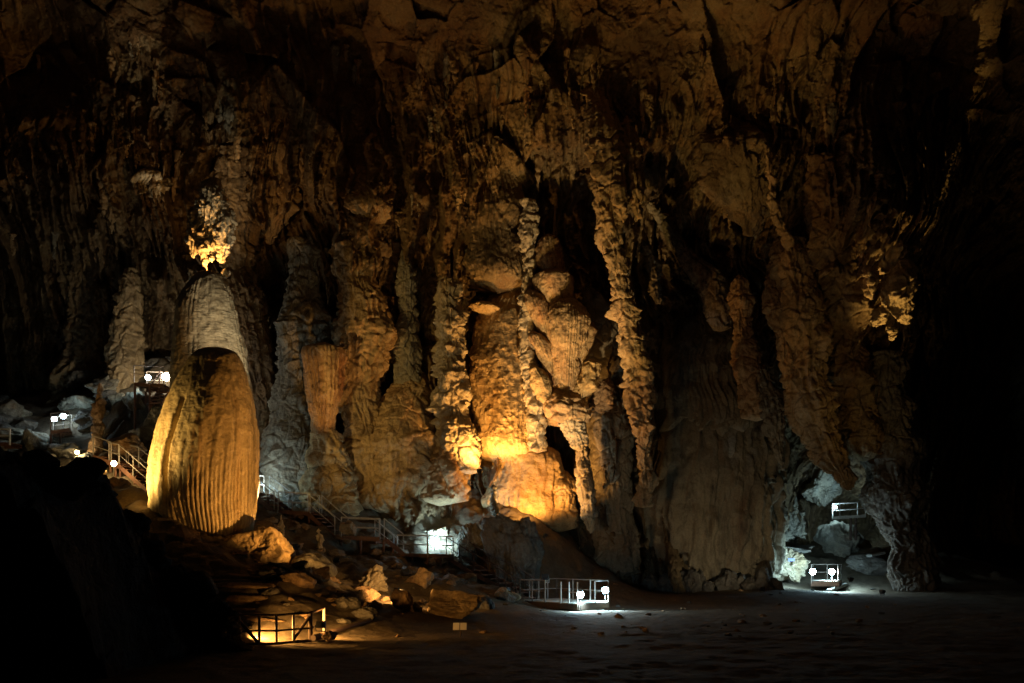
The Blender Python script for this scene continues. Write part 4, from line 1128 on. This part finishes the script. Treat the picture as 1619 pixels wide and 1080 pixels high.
walkway("walkway", "high timber walkway and stair descending right of the golden stalagmite", "walkway",
        [(398, 778, 44.5), (412, 779, 44.5), (448, 808, 43.5), (498, 811, 43.2), (540, 848, 42.6), (600, 850, 43), (630, 874, 43.6)], 1.3, rail_m=M_RAIL)
walkway("walkway", "middle timber deck with pale railing by the glaring cool lamp", "walkway",
        [(628, 875, 43.6), (676, 876, 43.8), (716, 877, 44)], 1.3)
walkway("stairs", "dim timber stair falling from the lamp deck toward the lower platform", "stairs",
        [(718, 878, 44), (760, 905, 42.6), (800, 925, 41.5), (832, 949, 39.6)], 1.2, rail_m=M_WOODD)
walkway("stairs", "left stair with pale pink railing behind the golden stalagmite", "stairs",
        [(160, 722, 41.5), (188, 732, 41.3), (204, 736, 41), (250, 776, 40)], 1.2, rail_m=M_RAIL)
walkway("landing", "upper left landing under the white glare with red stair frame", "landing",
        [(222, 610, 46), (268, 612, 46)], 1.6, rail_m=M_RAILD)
walkway("stairs", "short red stair dropping from the upper left landing", "stairs",
        [(262, 613, 45.4), (246, 640, 44.8)], 1.0, rail_m=M_WOOD, rails=(1, 0))
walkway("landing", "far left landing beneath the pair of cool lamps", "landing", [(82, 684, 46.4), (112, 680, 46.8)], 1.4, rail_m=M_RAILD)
walkway("walkway", "short fenced walkway at the extreme left edge with white posts", "walkway", [(-30, 703, 45), (26, 702, 45)], 1.2, rail_m=M_WHITE, rails=(1, 0), rail_h=.75, r=.05, post_gap=.8)
walkway("platform", "raised alcove platform on two legs beside the tiny lamp", "platform", [(1322, 817, 60), (1362, 815, 60)], 1.4, rail_m=M_RAIL, deck_m=M_DECK, legs=False, thick=.1)
pl = COL.objects["platform"]
for px in (1345, 1353):
    b = P(px, 842, 60); t = P(px, 819, 60)
    MB().bar(b - np.array([0, 0, .6]), t, .1, 8).build("support_leg", M_WOODD, pl)

# lower viewing platform
pa = [P(822, 957, 38.4), P(914, 966, 35.6), P(962, 956, 37.4), P(880, 947, 40.4)]
pv = [Vector((p[0], p[1], .34)) for p in pa]
root = thing("platform", "low viewing platform with pale railing between the two cool corner lamps", "platform", pv[0])
mb = MB()
n = 26
for i in range(n):
    a0, a1 = (i + .04) / n, (i + .96) / n
    q = [pv[0].lerp(pv[1], a0), pv[0].lerp(pv[1], a1), pv[3].lerp(pv[2], a1), pv[3].lerp(pv[2], a0)]
    mb.quadbox([c - Vector((0, 0, .035)) for c in q] + list(q))
mb.build("deck", M_DECK, root)
for a, b in ((0, 1), (1, 2), (2, 3), (3, 0)):
    MB().beam(pv[a] - Vector((0, 0, .17)), pv[b] - Vector((0, 0, .17)), .08, .26).build("skirt_board", M_WOODD, root)


def rail_run(root, p, q, n, h=.98, rail=True, m=M_RAIL, mid=True):
    for i in range(n + 1):
        c = p.lerp(q, i / n)
        MB().bar(c - Vector((0, 0, .2)), c + Vector((0, 0, h)), .035).build("post", m, root)
    if rail:
        MB().bar(p + Vector((0, 0, h)), q + Vector((0, 0, h)), .026).build("top_rail", m, root)
        if mid:
            MB().bar(p + Vector((0, 0, h * .5)), q + Vector((0, 0, h * .5)), .022).build("middle_rail", m, root)


rail_run(root, pv[0].lerp(pv[1], .72), pv[0].lerp(pv[1], .99), 2, h=.95, rail=False)
MB().bar(pv[0].lerp(pv[1], .84) + Vector((0, 0, .5)), pv[1] + Vector((0, 0, .5)), .022).build("middle_rail", M_RAIL, root)
rail_run(root, pv[1].lerp(pv[2], .55), pv[2], 1)
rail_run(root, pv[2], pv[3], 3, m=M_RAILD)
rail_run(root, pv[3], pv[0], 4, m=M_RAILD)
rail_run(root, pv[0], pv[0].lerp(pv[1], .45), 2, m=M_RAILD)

# right platform
pb = [Vector((*P(1283, 921, 55)[:2], .75)), Vector((*P(1325, 921, 55)[:2], .75)), Vector((*P(1330, 916, 57)[:2], .75)), Vector((*P(1286, 916, 57)[:2], .75))]
root = thing("platform", "small red edged platform holding the right hand lamp pair", "platform", pb[0])
mb = MB()
for i in range(12):
    a0, a1 = (i + .05) / 12, (i + .95) / 12
    q = [pb[0].lerp(pb[1], a0), pb[0].lerp(pb[1], a1), pb[3].lerp(pb[2], a1), pb[3].lerp(pb[2], a0)]
    mb.quadbox([c - Vector((0, 0, .04)) for c in q] + list(q))
mb.build("deck", M_DECK, root)
for a, b in ((0, 1), (1, 2), (2, 3), (3, 0)):
    MB().beam(pb[a] - Vector((0, 0, .22)), pb[b] - Vector((0, 0, .22)), .09, .34).build("skirt_board", M_WOOD, root)
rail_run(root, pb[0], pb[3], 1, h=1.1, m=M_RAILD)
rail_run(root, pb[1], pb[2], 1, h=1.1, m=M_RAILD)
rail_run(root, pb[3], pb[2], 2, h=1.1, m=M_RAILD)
MB().beam(P(1310, 934, 54.5), P(1336, 924, 56.5), .35, .22).build("log", M_CONC, None, origin=P(1310, 934, 54.5), bevel=.04)
tag(COL.objects["log"], "grey kerb beam lying on the sand before the right platform", "beam")
MB().beam(P(1374, 879, 57), P(1396, 874, 57.5), .5, .18).build("ledge_beam", M_CONC, None, origin=P(1374, 879, 57), bevel=.04)
tag(COL.objects["ledge_beam"], "pale bench like beam on the dark rock at right", "beam")

# near timber railing round the warm lamp
posts = [(376, 1024, 21.2, 978, .075), (504, 1011, 22.6, 968, .05), (515, 1005, 23.4, 972, .03)]
fr = [Vector(P(376, 1024, 21.2)), Vector(P(410, 1019, 21.6)), Vector(P(437, 1015, 21.9)), Vector(P(464, 1013, 22.2)), Vector(P(491, 1011, 22.5)), Vector(P(512, 1002, 23.4))]
for v in fr:
    v.z = gz(v.x, v.y) - .02
root = thing("railing", "near timber railing with two diagonal braces around the warm lamp", "railing", fr[0])
H = Vector((0, 0, .84))
for i, c in enumerate(fr):
    thick = i in (0, 4)
    MB().bar(c - Vector((0, 0, .1)), c + H * (1.03 if thick else .98), .075 if i == 0 else .06 if thick else .038, 8).build("post", M_WOODD if thick else M_RAIL, root)
for a, b in zip(fr, fr[1:]):
    MB().bar(a + H * .97, b + H * .97, .034).build("top_rail", M_WOODD, root)
    MB().bar(a + H * .46, b + H * .46, .03).build("middle_rail", M_WOODD, root)
    MB().bar(a + H * .04, b + H * .04, .04).build("bottom_rail", M_WOODD, root)
MB().bar(fr[0] + H * .85, fr[1] + H * .03, .045).build("brace", M_WOODD, root)
MB().bar(fr[3] + H * .12, fr[4] + H * .9, .045).build("brace", M_WOODD, root)
lf = [Vector(P(320, 1030, 20.6)), Vector(P(352, 1022, 20.9)), Vector(P(376, 1024, 21.2))]
for v in lf:
    v.z = gz(v.x, v.y)
root = thing("railing", "dark gate like railing piece on the left with red post", "railing", lf[1])
MB().bar(lf[1] - Vector((0, 0, .1)), lf[1] + Vector((0, 0, 1.05)), .12, 10).build("post", M_WOOD, root)
MB().bar(lf[1] + Vector((0, 0, .9)), lf[2] + Vector((-.1, 0, .84)), .032).build("top_rail", M_WOODD, root)
MB().bar(lf[1] + Vector((0, 0, .5)), lf[2] + Vector((-.1, 0, .4)), .028).build("middle_rail", M_WOODD, root)
MB().bar(lf[0] + Vector((0, 0, .05)), lf[1] + Vector((0, 0, .8)), .035).build("brace", M_WOODD, root)
# kerb log running right from the railing
a = fr[4] + Vector((.1, -.1, .12)); b = Vector(P(585, 998, 25.6)); b.z = gz(b.x, b.y) + .1
o = MB().bar(a, b, .09, 10, .07).build("log", M_WOODD, None, origin=a)
tag(o, "round timber edging log running right from the near railing", "log")

# worn stone steps rising left of the lamp
for i in range(9):
    t = i / 8
    px = 372 - 16 * t; py = 978 - 58 * t; Yd = 23.8 + 4.2 * t
    SEED[0] += 1
    z0 = P(px, py, Yd)
    me = boulder_mesh("stone_step", (.95, .34, .13), M_BOUL, SEED[0], sub=4, amp=.09)
    o = link("stone_step", me); o.location = (z0[0] + .5, z0[1], gz(z0[0] + .5, z0[1]) - .02); o.rotation_euler = (0, .04, .12)
    tag(o, "worn low stone step climbing from the warm lamp toward the golden stalagmite", "step", "worn stone steps below the golden stalagmite")

# ------------------------------------------------------------------ signs
c = P(727, 1007, 24.4); c[2] = gz(c[0], c[1])
top = 2.5 + (HY - 990) / F * 24.4
root = thing("information_sign", "small two page information board on one post beside the path", "sign", c)
MB().bar((c[0] + .02, c[1] + .05, c[2] - .1), (c[0] + .02, c[1] + .05, top - .1), .025).build("post", M_WOODD, root)
for k, nm in ((-1, "board"), (1, "board")):
    x0, x1 = (.012, .205) if k > 0 else (-.205, -.012)
    MB().quadbox([(c[0] + x0, c[1] - .06, top - .11), (c[0] + x1, c[1] - .06, top - .11), (c[0] + x1, c[1] - .03, top - .11), (c[0] + x0, c[1] - .03, top - .11),
                  (c[0] + x0, c[1] + .02, top + .1), (c[0] + x1, c[1] + .02, top + .1), (c[0] + x1, c[1] + .05, top + .1), (c[0] + x0, c[1] + .05, top + .1)]).build(nm, M_WHITE, root)
c = P(865, 918, 41); zg = gz(c[0], c[1])
root = thing("notice_sign", "tiny white notice plate on a thin post behind the lower platform", "sign", (c[0], c[1], zg))
MB().bar((c[0], c[1] + .03, zg - .1), (c[0], c[1] + .03, c[2]), .02).build("post", M_WOODD, root)
MB().box((c[0], c[1], c[2]), (.24, .02, .2)).build("plate", M_WHITE, root)
MB().box((c[0] + .03, c[1] - .013, c[2] - .02), (.14, .006, .06)).build("lettering", M_INK, root)
c = P(1251, 885, 55.2)
root = thing("notice_sign", "small blue notice plate fixed to the white lit boulder", "sign", c)
MB().box(c, (.42, .03, .2)).build("plate", M_BLUE, root)
MB().bar(c + np.array([0, .02, -.02]), c + np.array([0, .5, -.02]), .02).build("fixing", M_BLACK, root)
